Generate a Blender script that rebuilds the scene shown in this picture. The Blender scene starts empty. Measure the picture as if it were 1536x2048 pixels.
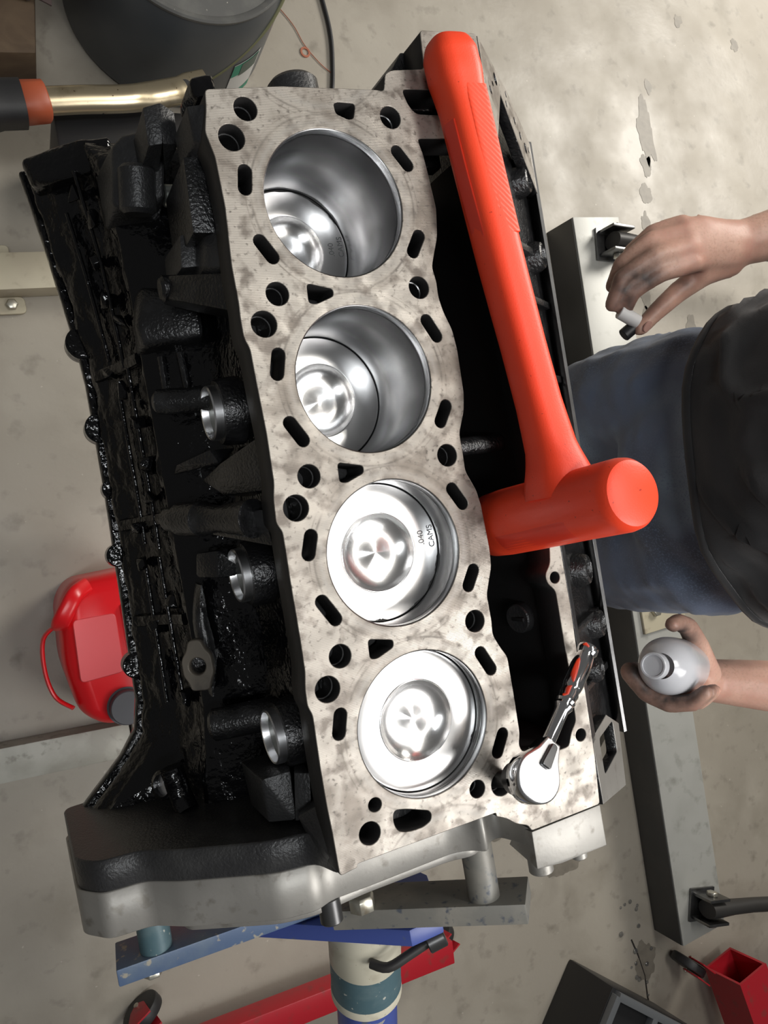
import bpy, bmesh, math, random
from mathutils import Vector, Matrix, noise
random.seed(7)
S = bpy.context.scene
COL = S.collection
DECK = 1.05            # height of the cylinder-head face above the floor

# ------------------------------------------------------------------ camera, world, light
cam = bpy.data.cameras.new('camera'); cam_o = bpy.data.objects.new('camera', cam); COL.objects.link(cam_o)
Rm = Matrix(((0.8867, -0.1681, 0.4306), (0.1644, 0.9853, 0.0462), (-0.4321, 0.0298, 0.9013)))
cam_o.matrix_world = Matrix.Translation((-0.2254, -0.1880, 0.4632 + DECK)) @ Rm.transposed().to_4x4()
cam.sensor_fit = 'VERTICAL'; cam.sensor_height = 36.0; cam.lens = 1568.0 / 2048.0 * 36.0
cam.clip_start = 0.01; cam.clip_end = 60
S.camera = cam_o
S.view_settings.view_transform = 'Standard'; S.view_settings.look = 'None'
S.view_settings.exposure = 0.0; S.view_settings.gamma = 1.0; S.view_settings.use_curve_mapping = False
wd = bpy.data.worlds.new('world'); S.world = wd; wd.use_nodes = True
wd.node_tree.nodes['Background'].inputs[0].default_value = (1.0, 0.985, 0.96, 1)
wd.node_tree.nodes['Background'].inputs[1].default_value = 0.09

def area(name, loc, target, sx, sy, watts, col=(1, 1, 1), spread=180):
    l = bpy.data.lights.new(name, 'AREA'); l.shape = 'RECTANGLE'; l.size = sx; l.size_y = sy; l.energy = watts; l.color = col; l.spread = math.radians(spread)
    o = bpy.data.objects.new(name, l); COL.objects.link(o); o.location = loc
    o.rotation_euler = (Vector(target) - Vector(loc)).to_track_quat('-Z', 'Y').to_euler()
    return o
area('work_lamp', (0.74, -0.96, 2.20), (0.0, -0.30, 1.05), 0.68, 0.78, 7.0, (1.0, 0.985, 0.97), 110)
area('bay_lamp', (3.3, 1.5, 2.1), (2.0, 0.8, 0.0), 1.2, 1.2, 80, (1.0, 0.955, 0.88), 150)
area('overhead_fill', (1.05, 0.22, 3.3), (1.0, -0.2, 0.0), 0.35, 1.3, 17, (1.0, 0.965, 0.91), 150)  # unseen light added to brighten the hand and the right-hand floor
area('sparkle_light', (-0.60, -0.42, 3.35), (-0.15, -0.25, 0.9), 0.14, 1.0, 6.5, (0.95, 0.98, 1.0), 110)  # unseen light added for sparkle on the oily black castings

# ------------------------------------------------------------------ materials
MATS = {}
def mat(name, col, rough=0.5, metal=0.0, vary=None, bump=None, rvary=None, coat=0.0, **kw):
    """vary: list of (scale, detail, lo, hi, colour, distortion)  bump: list of (scale, strength, dist, kind)"""
    m = bpy.data.materials.new(name); m.use_nodes = True; nt = m.node_tree; N = nt.nodes; Lk = nt.links
    b = N['Principled BSDF']; b.inputs['Roughness'].default_value = rough; b.inputs['Metallic'].default_value = metal
    b.inputs['Coat Weight'].default_value = coat
    if coat: b.inputs['Coat Roughness'].default_value = kw.get('coat_rough', 0.08)
    if 'spec' in kw: b.inputs['Specular IOR Level'].default_value = kw['spec']
    if 'trans' in kw: b.inputs['Transmission Weight'].default_value = kw['trans']
    if 'sss' in kw:
        b.inputs['Subsurface Weight'].default_value = kw['sss']; b.inputs['Subsurface Scale'].default_value = 0.01
    if 'sheen' in kw: b.inputs['Sheen Weight'].default_value = kw['sheen']
    if 'alpha' in kw: b.inputs['Alpha'].default_value = kw['alpha']
    tc = N.new('ShaderNodeTexCoord'); out = tc.outputs['Object']
    c4 = (*col, 1); b.inputs['Base Color'].default_value = c4
    prev = None
    for (sc, det, lo, hi, c2, dist) in (vary or []):
        n = N.new('ShaderNodeTexNoise'); n.inputs['Scale'].default_value = sc; n.inputs['Detail'].default_value = det
        n.inputs['Distortion'].default_value = dist; Lk.new(out, n.inputs['Vector'])
        r = N.new('ShaderNodeMapRange'); r.inputs['From Min'].default_value = lo; r.inputs['From Max'].default_value = hi
        Lk.new(n.outputs[0], r.inputs['Value'])
        mx = N.new('ShaderNodeMix'); mx.data_type = 'RGBA'; Lk.new(r.outputs[0], mx.inputs['Factor'])
        if prev is None: mx.inputs['A'].default_value = c4
        else: Lk.new(prev, mx.inputs['A'])
        mx.inputs['B'].default_value = (*c2, 1); prev = mx.outputs['Result']
    if prev is not None: Lk.new(prev, b.inputs['Base Color'])
    if rvary:
        sc, lo, hi = rvary
        n = N.new('ShaderNodeTexNoise'); n.inputs['Scale'].default_value = sc; n.inputs['Detail'].default_value = 4; Lk.new(out, n.inputs['Vector'])
        r = N.new('ShaderNodeMapRange'); r.inputs['From Min'].default_value = .35; r.inputs['From Max'].default_value = .65
        r.inputs['To Min'].default_value = lo; r.inputs['To Max'].default_value = hi
        Lk.new(n.outputs[0], r.inputs['Value']); Lk.new(r.outputs[0], b.inputs['Roughness'])
    nrm = None
    for (sc, st, dist, kind) in (bump or []):
        if kind == 'noise':
            n = N.new('ShaderNodeTexNoise'); n.inputs['Scale'].default_value = sc; n.inputs['Detail'].default_value = 3; o = n.outputs[0]; Lk.new(out, n.inputs['Vector'])
        elif kind == 'voronoi':
            n = N.new('ShaderNodeTexVoronoi'); n.inputs['Scale'].default_value = sc; o = n.outputs['Distance']; Lk.new(out, n.inputs['Vector'])
        else:
            n = N.new('ShaderNodeTexWave'); n.inputs['Scale'].default_value = sc; n.wave_type = 'BANDS'; n.bands_direction = kind
            n.inputs['Distortion'].default_value = 1.0; n.inputs['Detail'].default_value = 2; o = n.outputs[0]; Lk.new(out, n.inputs['Vector'])
        bp = N.new('ShaderNodeBump'); bp.inputs['Strength'].default_value = st; bp.inputs['Distance'].default_value = dist
        Lk.new(o, bp.inputs['Height'])
        if nrm is not None: Lk.new(nrm, bp.inputs['Normal'])
        nrm = bp.outputs[0]
    if nrm is not None: Lk.new(nrm, b.inputs['Normal'])
    if 'aniso' in kw:
        tg = N.new('ShaderNodeTangent'); tg.direction_type = 'RADIAL'; tg.axis = 'Z'; Lk.new(tg.outputs[0], b.inputs['Tangent'])
        b.inputs['Anisotropic'].default_value = kw['aniso']; b.inputs['Anisotropic Rotation'].default_value = kw.get('arot', 0)
    MATS[name] = m
    return m

mat('deck', (.36, .33, .29), .44, .55, [(7, 6, .45, .72, (.44, .41, .365), 0), (22, 10, .49, .63, (.21, .183, .155), .3), (75, 10, .50, .64, (.175, .152, .13), .2), (300, 5, .58, .72, (.13, .115, .10), 0)],
    [(300, .12, .0004, 'Y'), (300, .14, .0004, 'noise')], (60, .36, .56))
def gasket_rings():
    m = MATS['deck']; nt = m.node_tree; N = nt.nodes; Lk = nt.links; b = N['Principled BSDF']; src = b.inputs['Base Color'].links[0].from_socket
    def mth(op, a_, c_=None):
        n = N.new('ShaderNodeMath'); n.operation = op
        for i, q in enumerate((a_, c_)):
            if q is None: continue
            if isinstance(q, (int, float)): n.inputs[i].default_value = q
            else: Lk.new(q, n.inputs[i])
        return n.outputs[0]
    tc = N.new('ShaderNodeTexCoord'); sp = N.new('ShaderNodeSeparateXYZ'); Lk.new(tc.outputs['Object'], sp.inputs[0])
    p = .1154; yy = mth('SUBTRACT', mth('MODULO', mth('ADD', sp.outputs[1], 10.5 * p), p), .5 * p)
    d = mth('SQRT', mth('ADD', mth('MULTIPLY', sp.outputs[0], sp.outputs[0]), mth('MULTIPLY', yy, yy)))
    nz = N.new('ShaderNodeTexNoise'); nz.inputs['Scale'].default_value = 60; nz.inputs['Detail'].default_value = 6; Lk.new(tc.outputs['Object'], nz.inputs['Vector'])
    prev = src
    for (r0, w, col, lo, hi) in [(.0525, .0035, (.33, .31, .28, 1), .0, .75), (.0572, .0012, (.13, .115, .10, 1), .35, .65), (.0605, .0007, (.15, .13, .11, 1), .42, .68)]:
        band = mth('MAXIMUM', mth('SUBTRACT', 1.0, mth('DIVIDE', mth('ABSOLUTE', mth('SUBTRACT', d, r0)), w)), 0.0)
        r = N.new('ShaderNodeMapRange'); r.inputs['From Min'].default_value = lo; r.inputs['From Max'].default_value = hi; Lk.new(nz.outputs[0], r.inputs['Value'])
        mx = N.new('ShaderNodeMix'); mx.data_type = 'RGBA'; Lk.new(mth('MULTIPLY', mth('MULTIPLY', band, r.outputs[0]), .85), mx.inputs['Factor']); Lk.new(prev, mx.inputs['A']); mx.inputs['B'].default_value = col; prev = mx.outputs['Result']
    Lk.new(prev, b.inputs['Base Color'])
gasket_rings()
mat('cast_dark', (.018, .017, .017), .55, 0, None, [(500, .3, .0006, 'noise')])
mat('black_paint', (.008, .008, .0085), .27, 0, [(60, 4, .5, .7, (.022, .022, .023), 0)], [(480, .8, .0009, 'noise'), (60, .2, .002, 'noise')], None, spec=.7)
mat('black_gloss', (.003, .003, .0035), .10, 0, None, [(55, .5, .005, 'noise'), (210, .5, .0016, 'noise')], (45, .05, .14), spec=.5)
mat('black_satin', (.022, .022, .023), .38, 0, [(40, 4, .45, .7, (.035, .035, .035), 0)], [(480, .7, .0008, 'noise')], None)
mat('aluminium', (.30, .288, .265), .46, .5, [(18, 5, .45, .7, (.38, .365, .335), 0), (90, 6, .58, .7, (.23, .215, .19), 0)], [(350, .15, .0005, 'noise')])
mat('steel_dark', (.16, .16, .16), .30, 1.0, [(30, 4, .4, .7, (.24, .24, .24), 0)])
mat('bore_steel', (.36, .365, .37), .27, 1.0, [(14, 3, .35, .7, (.50, .50, .51), 0)], None)
mat('piston_alloy', (.86, .85, .84), .28, 1.0, [(35, 3, .45, .75, (.80, .79, .78), 0)], None, None, aniso=.2)
mat('bowl_alloy', (.92, .91, .90), .22, 1.0, None, None, None, aniso=.85, arot=.25)
mat('piston_side', (.10, .10, .10), .45, .8)
mat('stamp', (.12, .12, .12), .6, .3)
mat('carbon', (.035, .033, .032), .6, .2)
mat('plug_zinc', (.42, .44, .41), .30, .9, [(80, 4, .5, .7, (.3, .32, .3), 0)])
mat('chrome', (.86, .86, .87), .09, 1.0)
mat('chrome_brushed', (.84, .84, .85), .32, 1.0)
mat('socket_black', (.05, .05, .052), .32, .7)
mat('orange', (1.0, .075, .024), .42, 0, [(5, 2, .4, .7, (.95, .06, .02), 0), (260, 5, .69, .76, (.22, .014, .008), 0)], [(900, .22, .0004, 'noise')], None, spec=.45)
mat('orange_grip', (1.0, .072, .022), .46, 0, None, [(150, .35, .0006, 'DIAGONAL'), (900, .15, .0003, 'noise')])
mat('orange_shaded', (.85, .05, .022), .36, 0, None, [(700, .08, .0003, 'noise')])  # deeper orange: shading of the moulded panels put into the colour
mat('red_plastic', (.80, .010, .016), .30, 0, [(8, 2, .4, .7, (.72, .008, .012), 0)], [(40, .05, .002, 'noise')])
mat('red_label', (.78, .10, .11), .28, 0)
mat('grey_cap', (.075, .075, .085), .45)
mat('red_paint', (.42, .012, .022), .38, 0, [(40, 5, .58, .7, (.30, .03, .03), 0)], [(200, .1, .0006, 'noise')])
mat('blue_paint', (.075, .115, .20), .42, .1, [(30, 5, .45, .62, (.11, .15, .21), 0), (110, 6, .62, .68, (.30, .28, .23), 0)], [(300, .15, .0005, 'noise')])
mat('blue_bright', (.055, .085, .30), .38, 0, [(60, 5, .60, .7, (.10, .12, .16), 0)], [(300, .1, .0005, 'noise')])
mat('teal_paint', (.065, .12, .14), .45, .1, [(45, 5, .5, .7, (.10, .155, .17), 0), (150, 5, .66, .70, (.45, .45, .40), 0)], [(250, .15, .0006, 'noise')])
mat('cream_paint', (.56, .53, .42), .45, 0, [(40, 5, .55, .75, (.40, .36, .27), 0), (200, 5, .68, .74, (.16, .10, .05), 0)])
mat('worn_grey', (.20, .195, .175), .5, .2, [(25, 5, .45, .7, (.30, .28, .24), 0), (120, 5, .6, .7, (.09, .10, .12), 0)], [(250, .15, .0006, 'noise')])
mat('lug_brown', (.115, .10, .08), .5, .3, [(60, 5, .5, .7, (.07, .06, .05), 0)])
mat('beam_paint', (.44, .44, .41), .42, .1, [(12, 5, .45, .7, (.40, .40, .37), 0), (30, 8, .56, .74, (.30, .30, .27), .1)], [(200, .1, .0006, 'noise')])
mat('beam_cream', (.50, .455, .335), .45, .05, [(10, 4, .45, .7, (.44, .39, .29), 0), (40, 8, .58, .76, (.33, .28, .20), .1)], [(200, .1, .0006, 'noise')])
mat('beam_left', (.46, .455, .40), .45, .05, [(10, 7, .45, .62, (.33, .32, .27), .2), (50, 8, .58, .74, (.20, .19, .15), .1)], [(200, .1, .0006, 'noise')])
mat('girder_shade', (.045, .045, .044), .5, 0, [(8, 4, .45, .7, (.06, .058, .054), 0)])  # shade of the girder's unlit side put into the colour
mat('pipe_black', (.035, .033, .031), .5, .2, None, [(300, .15, .0005, 'noise')])
mat('rubber', (.018, .018, .019), .5, 0, None, [(250, .15, .0008, 'noise')])
mat('brass', (.66, .56, .38), .28, .9, [(30, 5, .55, .75, (.45, .36, .22), 0), (160, 5, .68, .73, (.12, .07, .04), 0)])
mat('orange_band', (.36, .075, .03), .45)
mat('copper', (.65, .26, .17), .35, .8)
mat('drum_plastic', (.055, .062, .068), .42, 0, [(7, 3, .4, .7, (.075, .08, .085), 0)], [(200, .06, .0006, 'noise')])
mat('drum_lid', (.105, .105, .10), .5, 0, [(25, 5, .5, .7, (.14, .14, .13), 0), (180, 4, .70, .73, (.5, .48, .42), 0)])
mat('drum_edge', (.16, .16, .08), .55)
mat('label_white', (.55, .55, .53), .5)
mat('label_green', (.01, .22, .13), .5)
mat('label_dark', (.06, .09, .07), .5)
mat('wood', (.13, .085, .05), .7, 0, [(18, 5, .4, .7, (.19, .13, .075), 1.5), (4, 2, .4, .7, (.09, .06, .04), 0)], [(60, .3, .002, 'noise')])
mat('cardboard', (.12, .09, .075), .8, 0, [(12, 4, .4, .7, (.09, .06, .06), 0)])
mat('black_plastic', (.014, .014, .015), .4, 0, None, [(300, .1, .0006, 'noise')])
mat('grey_trim', (.17, .18, .19), .4, .3)
mat('denim', (.15, .195, .29), .85, 0, [(7, 5, .42, .62, (.09, .11, .155), .3), (5, 3, .52, .70, (.30, .41, .52), 0), (400, 3, .5, .7, (.16, .21, .30), 0)], [(700, .35, .0006, 'noise')], None, sheen=.15)
mat('shirt_black', (.014, .014, .015), .85, 0, [(8, 4, .45, .65, (.026, .026, .027), .5)], [(600, .3, .0006, 'noise')], None, sheen=.2)
mat('white_eraser', (.62, .61, .60), .5)
mat('frosted_plastic', (.78, .79, .83), .16, 0, None, [(90, .08, .0015, 'noise')], None, trans=.25, sss=.0)
mat('nail', (.42, .24, .20), .35)
mat('oil', (.012, .011, .010), .10)
mat('water', (.65, .66, .66), .05, 0, None, None, None, trans=.9)
mat('bolt_zinc', (.60, .58, .50), .34, .85, [(60, 4, .55, .7, (.40, .34, .25), 0)])
mat('bolt_dark', (.10, .10, .10), .35, .8)

def skin_mat():
    m = mat('skin', (.76, .47, .36), .46, 0, [(22, 3, .40, .70, (.64, .34, .26), 0), (300, 3, .5, .7, (.65, .38, .285), 0)], [(260, .18, .0008, 'noise')], None, sss=.10)
    nt = m.node_tree; N = nt.nodes; Lk = nt.links; b = N['Principled BSDF']
    src = b.inputs['Base Color'].links[0].from_socket
    a = N.new('ShaderNodeAttribute'); a.attribute_name = 'grime'
    n = N.new('ShaderNodeTexNoise'); n.inputs['Scale'].default_value = 45; n.inputs['Detail'].default_value = 5
    tc = N.new('ShaderNodeTexCoord'); Lk.new(tc.outputs['Object'], n.inputs['Vector'])
    mu = N.new('ShaderNodeMath'); mu.operation = 'MULTIPLY'; Lk.new(a.outputs['Fac'], mu.inputs[0])
    r = N.new('ShaderNodeMapRange'); r.inputs['From Min'].default_value = .25; r.inputs['From Max'].default_value = .6; r.inputs['To Min'].default_value = .55; Lk.new(n.outputs[0], r.inputs['Value'])
    Lk.new(r.outputs[0], mu.inputs[1])
    mx = N.new('ShaderNodeMix'); mx.data_type = 'RGBA'; Lk.new(mu.outputs[0], mx.inputs['Factor']); Lk.new(src, mx.inputs['A'])
    mx.inputs['B'].default_value = (.045, .033, .029, 1); Lk.new(mx.outputs['Result'], b.inputs['Base Color'])
skin_mat()

def floor_mat():
    m = bpy.data.materials.new('concrete'); m.use_nodes = True; nt = m.node_tree; N = nt.nodes; Lk = nt.links
    b = N['Principled BSDF']; tc = N.new('ShaderNodeTexCoord'); out = tc.outputs['Object']
    prev = None; base = (.37, .335, .28, 1)
    for (sc, det, lo, hi, c, dist) in [(1.1, 4, .40, .66, (.30, .27, .22), .2), (4.5, 8, .46, .70, (.41, .375, .315), .3), (7, 9, .52, .74, (.295, .265, .215), .3), (26, 8, .58, .76, (.25, .225, .185), 0), (90, 3, .72, .76, (.50, .46, .40), 0)]:
        n = N.new('ShaderNodeTexNoise'); n.inputs['Scale'].default_value = sc; n.inputs['Detail'].default_value = det; n.inputs['Distortion'].default_value = dist; Lk.new(out, n.inputs['Vector'])
        r = N.new('ShaderNodeMapRange'); r.inputs['From Min'].default_value = lo; r.inputs['From Max'].default_value = hi; Lk.new(n.outputs[0], r.inputs['Value'])
        mx = N.new('ShaderNodeMix'); mx.data_type = 'RGBA'; Lk.new(r.outputs[0], mx.inputs['Factor'])
        if prev is None: mx.inputs['A'].default_value = base
        else: Lk.new(prev, mx.inputs['A'])
        mx.inputs['B'].default_value = (*c, 1); prev = mx.outputs['Result']
    Lk.new(prev, b.inputs['Base Color'])
    n = N.new('ShaderNodeTexNoise'); n.inputs['Scale'].default_value = 6; n.inputs['Detail'].default_value = 5; Lk.new(out, n.inputs['Vector'])
    r = N.new('ShaderNodeMapRange'); r.inputs['From Min'].default_value = .35; r.inputs['From Max'].default_value = .65; r.inputs['To Min'].default_value = .38; r.inputs['To Max'].default_value = .6
    Lk.new(n.outputs[0], r.inputs['Value']); Lk.new(r.outputs[0], b.inputs['Roughness'])
    n2 = N.new('ShaderNodeTexNoise'); n2.inputs['Scale'].default_value = 60; n2.inputs['Detail'].default_value = 6; Lk.new(out, n2.inputs['Vector'])
    bp = N.new('ShaderNodeBump'); bp.inputs['Strength'].default_value = .2; bp.inputs['Distance'].default_value = .002; Lk.new(n2.outputs[0], bp.inputs['Height']); Lk.new(bp.outputs[0], b.inputs['Normal'])
    MATS['concrete'] = m
floor_mat()
mat('floor_stain', (.235, .21, .17), .5, 0, [(40, 6, .4, .7, (.18, .16, .13), 0)])
mat('floor_oil', (.03, .027, .024), .25)

# ------------------------------------------------------------------ builders (mm in, metres out)
K = 0.001
def finish(name, me, m, parent=None, smooth=True, ang=35):
    for x in (m if isinstance(m, (list, tuple)) else [m]): me.materials.append(MATS[x])
    if smooth:
        for p in me.polygons: p.use_smooth = True
        if hasattr(me, 'set_sharp_from_angle'): me.set_sharp_from_angle(angle=math.radians(ang))
    o = bpy.data.objects.new(name, me); COL.objects.link(o)
    if parent is not None: o.parent = parent
    return o
def tag(o, label, cat=None, group=None, kind=None):
    if label: o['label'] = label
    if cat: o['category'] = cat
    if group: o['group'] = group
    if kind: o['kind'] = kind
    return o
def thing(name, label, cat, loc, group=None):
    o = bpy.data.objects.new(name, None); COL.objects.link(o); o.location = loc; o.empty_display_size = .02
    return tag(o, label, cat, group)
def bm_mesh(bm, name):
    bmesh.ops.recalc_face_normals(bm, faces=bm.faces[:])
    me = bpy.data.meshes.new(name); bm.to_mesh(me); bm.free(); return me
def bevel(bm, w, seg=2, ang=25):
    if w <= 0: return
    es = [e for e in bm.edges if len(e.link_faces) == 2 and e.calc_face_angle(0) > math.radians(ang)]
    if es: bmesh.ops.bevel(bm, geom=es, offset=w * K, segments=seg, profile=.6, affect='EDGES', clamp_overlap=True)
def jitter(bm, amt, sc, seed=0):
    bm.normal_update()
    for v in bm.verts:
        v.co += v.normal * noise.noise(v.co * sc + Vector((seed, seed * 2, 0))) * amt * K
def hull(name, pts, m, parent, bev=2.5, seg=2, sub=0, jit=0):
    bm = bmesh.new()
    for p in pts: bm.verts.new(Vector(p) * K)
    r = bmesh.ops.convex_hull(bm, input=bm.verts[:])
    junk = [g for g in r['geom_interior'] if isinstance(g, bmesh.types.BMVert)]
    if junk: bmesh.ops.delete(bm, geom=junk, context='VERTS')
    bmesh.ops.dissolve_limit(bm, angle_limit=math.radians(4), verts=bm.verts[:], edges=bm.edges[:])
    bevel(bm, bev, seg)
    if sub:
        bmesh.ops.subdivide_edges(bm, edges=bm.edges[:], cuts=sub, use_grid_fill=True); jitter(bm, jit, 60)
    return finish(name, bm_mesh(bm, name), m, parent)
def box(name, c, s, m, parent, bev=1.5, rot=(0, 0, 0), seg=2):
    x, y, z = s[0] / 2, s[1] / 2, s[2] / 2
    R = Matrix.Rotation(rot[2], 3, 'Z') @ Matrix.Rotation(rot[1], 3, 'Y') @ Matrix.Rotation(rot[0], 3, 'X')
    return hull(name, [Vector(c) + R @ Vector((a * x, b * y, d * z)) for a in (-1, 1) for b in (-1, 1) for d in (-1, 1)], m, parent, bev, seg)
def frame_of(ax):
    ax = Vector(ax).normalized(); t = Vector((0, 0, 1)) if abs(ax.z) < .9 else Vector((0, 1, 0))
    u = ax.cross(t).normalized(); return u, ax.cross(u).normalized(), ax
def lathe(name, p0, axis, prof, m, parent, n=40, cap=(True, True), ring_mats=None, ang=35):
    """prof: (distance along axis, radius) in mm"""
    u, v, a = frame_of(axis); p0 = Vector(p0); bm = bmesh.new(); rings = []
    for (t, r) in prof:
        if r <= 1e-6: rings.append([bm.verts.new((p0 + a * t) * K)])
        else: rings.append([bm.verts.new((p0 + a * t + u * r * math.cos(2 * math.pi * i / n) + v * r * math.sin(2 * math.pi * i / n)) * K) for i in range(n)])
    for j in range(len(rings) - 1):
        A, B = rings[j], rings[j + 1]
        for i in range(n):
            k = (i + 1) % n
            if len(A) == 1 and len(B) == 1: continue
            if len(A) == 1: f = bm.faces.new((A[0], B[i], B[k]))
            elif len(B) == 1: f = bm.faces.new((A[i], B[0], A[k]))
            else: f = bm.faces.new((A[i], B[i], B[k], A[k]))
            if ring_mats: f.material_index = ring_mats[j]
    if cap[0] and len(rings[0]) > 1: bm.faces.new(rings[0])
    if cap[1] and len(rings[-1]) > 1: bm.faces.new(rings[-1])
    return finish(name, bm_mesh(bm, name), m, parent, ang=ang)
def rod(name, p0, p1, r, m, parent, n=28, ch=1.0):
    d = (Vector(p1) - Vector(p0)); L = d.length; ch = min(ch, r * .4, L * .3)
    return lathe(name, p0, d, [(0, r - ch), (ch, r), (L - ch, r), (L, r - ch)], m, parent, n)
def sweep(name, path, radii, m, parent, n=16, flat=None, cap=True, up=(0, 0, 1)):
    """tube along a path; radii number or (a, b) per point (a across, b up)"""
    bm = bmesh.new(); rings = []; P = [Vector(p) for p in path]
    for i, p in enumerate(P):
        t = (P[min(i + 1, len(P) - 1)] - P[max(i - 1, 0)]).normalized()
        s = t.cross(Vector(up)); s = s.normalized() if s.length > 1e-4 else Vector((1, 0, 0)); w = s.cross(t).normalized()
        r = radii[min(i, len(radii) - 1)] if isinstance(radii, list) else radii
        a, b = r if isinstance(r, (list, tuple)) else (r, r)
        e = flat or 2.0
        ring = []
        for k in range(n):
            th = 2 * math.pi * k / n; c, sn = math.cos(th), math.sin(th)
            ring.append(bm.verts.new((p + s * a * math.copysign(abs(c) ** (2 / e), c) + w * b * math.copysign(abs(sn) ** (2 / e), sn)) * K))
        rings.append(ring)
    for j in range(len(rings) - 1):
        for k in range(n):
            bm.faces.new((rings[j][k], rings[j][(k + 1) % n], rings[j + 1][(k + 1) % n], rings[j + 1][k]))
    if cap: bm.faces.new(rings[0]); bm.faces.new(rings[-1])
    return finish(name, bm_mesh(bm, name), m, parent, ang=50)
def spline(pts, n=8):
    out = []; P = [Vector(p) for p in pts]
    for i in range(len(P) - 1):
        a, b, c, d = P[max(i - 1, 0)], P[i], P[i + 1], P[min(i + 2, len(P) - 1)]
        for k in range(n):
            t = k / n; out.append(.5 * ((2 * b) + (c - a) * t + (2 * a - 5 * b + 4 * c - d) * t * t + (3 * b - a - 3 * c + d) * t ** 3))
    out.append(P[-1]); return out
def circle(x, y, r, n=28): return [(x + r * math.cos(2 * math.pi * i / n), y + r * math.sin(2 * math.pi * i / n)) for i in range(n)]
def slot(x0, y0, x1, y1, r, n=8):
    a = math.atan2(y1 - y0, x1 - x0); o = []
    for i in range(n + 1): t = a + math.pi / 2 + math.pi * i / n; o.append((x0 + r * math.cos(t), y0 + r * math.sin(t)))
    for i in range(n + 1): t = a - math.pi / 2 + math.pi * i / n; o.append((x1 + r * math.cos(t), y1 + r * math.sin(t)))
    return o
def roundpoly(pts, r=2.0, n=4):
    o = []; L = len(pts)
    for i in range(L):
        p, a, b = Vector(pts[i]), Vector(pts[i - 1]), Vector(pts[(i + 1) % L])
        da, db = (a - p), (b - p); q = min(r, da.length * .45, db.length * .45)
        s, e = p + da.normalized() * q, p + db.normalized() * q
        for k in range(n + 1):
            t = k / n; o.append(tuple((1 - t) ** 2 * s + 2 * t * (1 - t) * p + t * t * e))
    return o
def plate(name, outer, holes, z0, z1, mats, parent, bev=.5, M=None, side=1):
    """flat plate with real openings; the upper face is material 0 and the sides material 1"""
    cu = bpy.data.curves.new(name, 'CURVE'); cu.dimensions = '2D'; cu.fill_mode = 'BOTH'
    for loop in [outer] + list(holes):
        sp = cu.splines.new('POLY'); sp.points.add(len(loop) - 1); sp.use_cyclic_u = True
        for i, p in enumerate(loop): sp.points[i].co = (p[0] * K, p[1] * K, 0, 1)
    h = (z1 - z0) * K / 2; cu.extrude = max(h - bev * K, 1e-5); cu.bevel_depth = bev * K; cu.bevel_resolution = 0; cu.offset = -bev * K
    tmp = bpy.data.objects.new(name + '_tmp', cu); COL.objects.link(tmp)
    dg = bpy.context.evaluated_depsgraph_get(); me = bpy.data.meshes.new_from_object(tmp.evaluated_get(dg))
    bpy.data.objects.remove(tmp); bpy.data.curves.remove(cu)
    me.materials.clear()
    bm = bmesh.new(); bm.from_mesh(me); bmesh.ops.remove_doubles(bm, verts=bm.verts[:], dist=1e-6)
    bmesh.ops.translate(bm, verts=bm.verts[:], vec=(0, 0, (z0 + z1) * K / 2))
    bm.normal_update(); zt = z1 * K - 1e-5
    for f in bm.faces: f.material_index = 0 if f.calc_center_median().z > z1 * K - bev * K * 1.2 - 1e-6 else side
    if M is not None: bmesh.ops.transform(bm, matrix=M, verts=bm.verts[:])
    bm.to_mesh(me); bm.free()
    return finish(name, me, mats, parent, smooth=False)
def loft(name, secs, m, parent, caps=True, smooth=True, closed=True, jit=0, jsc=50, ang=35):
    bm = bmesh.new(); R = [[bm.verts.new(Vector(p) * K) for p in s] for s in secs]; n = len(R[0])
    for j in range(len(R) - 1):
        for k in range(n if closed else n - 1):
            bm.faces.new((R[j][k], R[j][(k + 1) % n], R[j + 1][(k + 1) % n], R[j + 1][k]))
    if caps and closed: bm.faces.new(R[0]); bm.faces.new(R[-1])
    if jit: jitter(bm, jit, jsc)
    return finish(name, bm_mesh(bm, name), m, parent, smooth, ang)
def hexbolt(name, p, axis, r, h, m, parent):
    u, v, a = frame_of(axis); p = Vector(p)
    pts = [p + a * t + (u * math.cos(i * math.pi / 3) + v * math.sin(i * math.pi / 3)) * r * (.86 if t == h else 1) for t in (0, h * .8, h) for i in range(6)]
    return hull(name, pts, m, parent, .3, 1)

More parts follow.
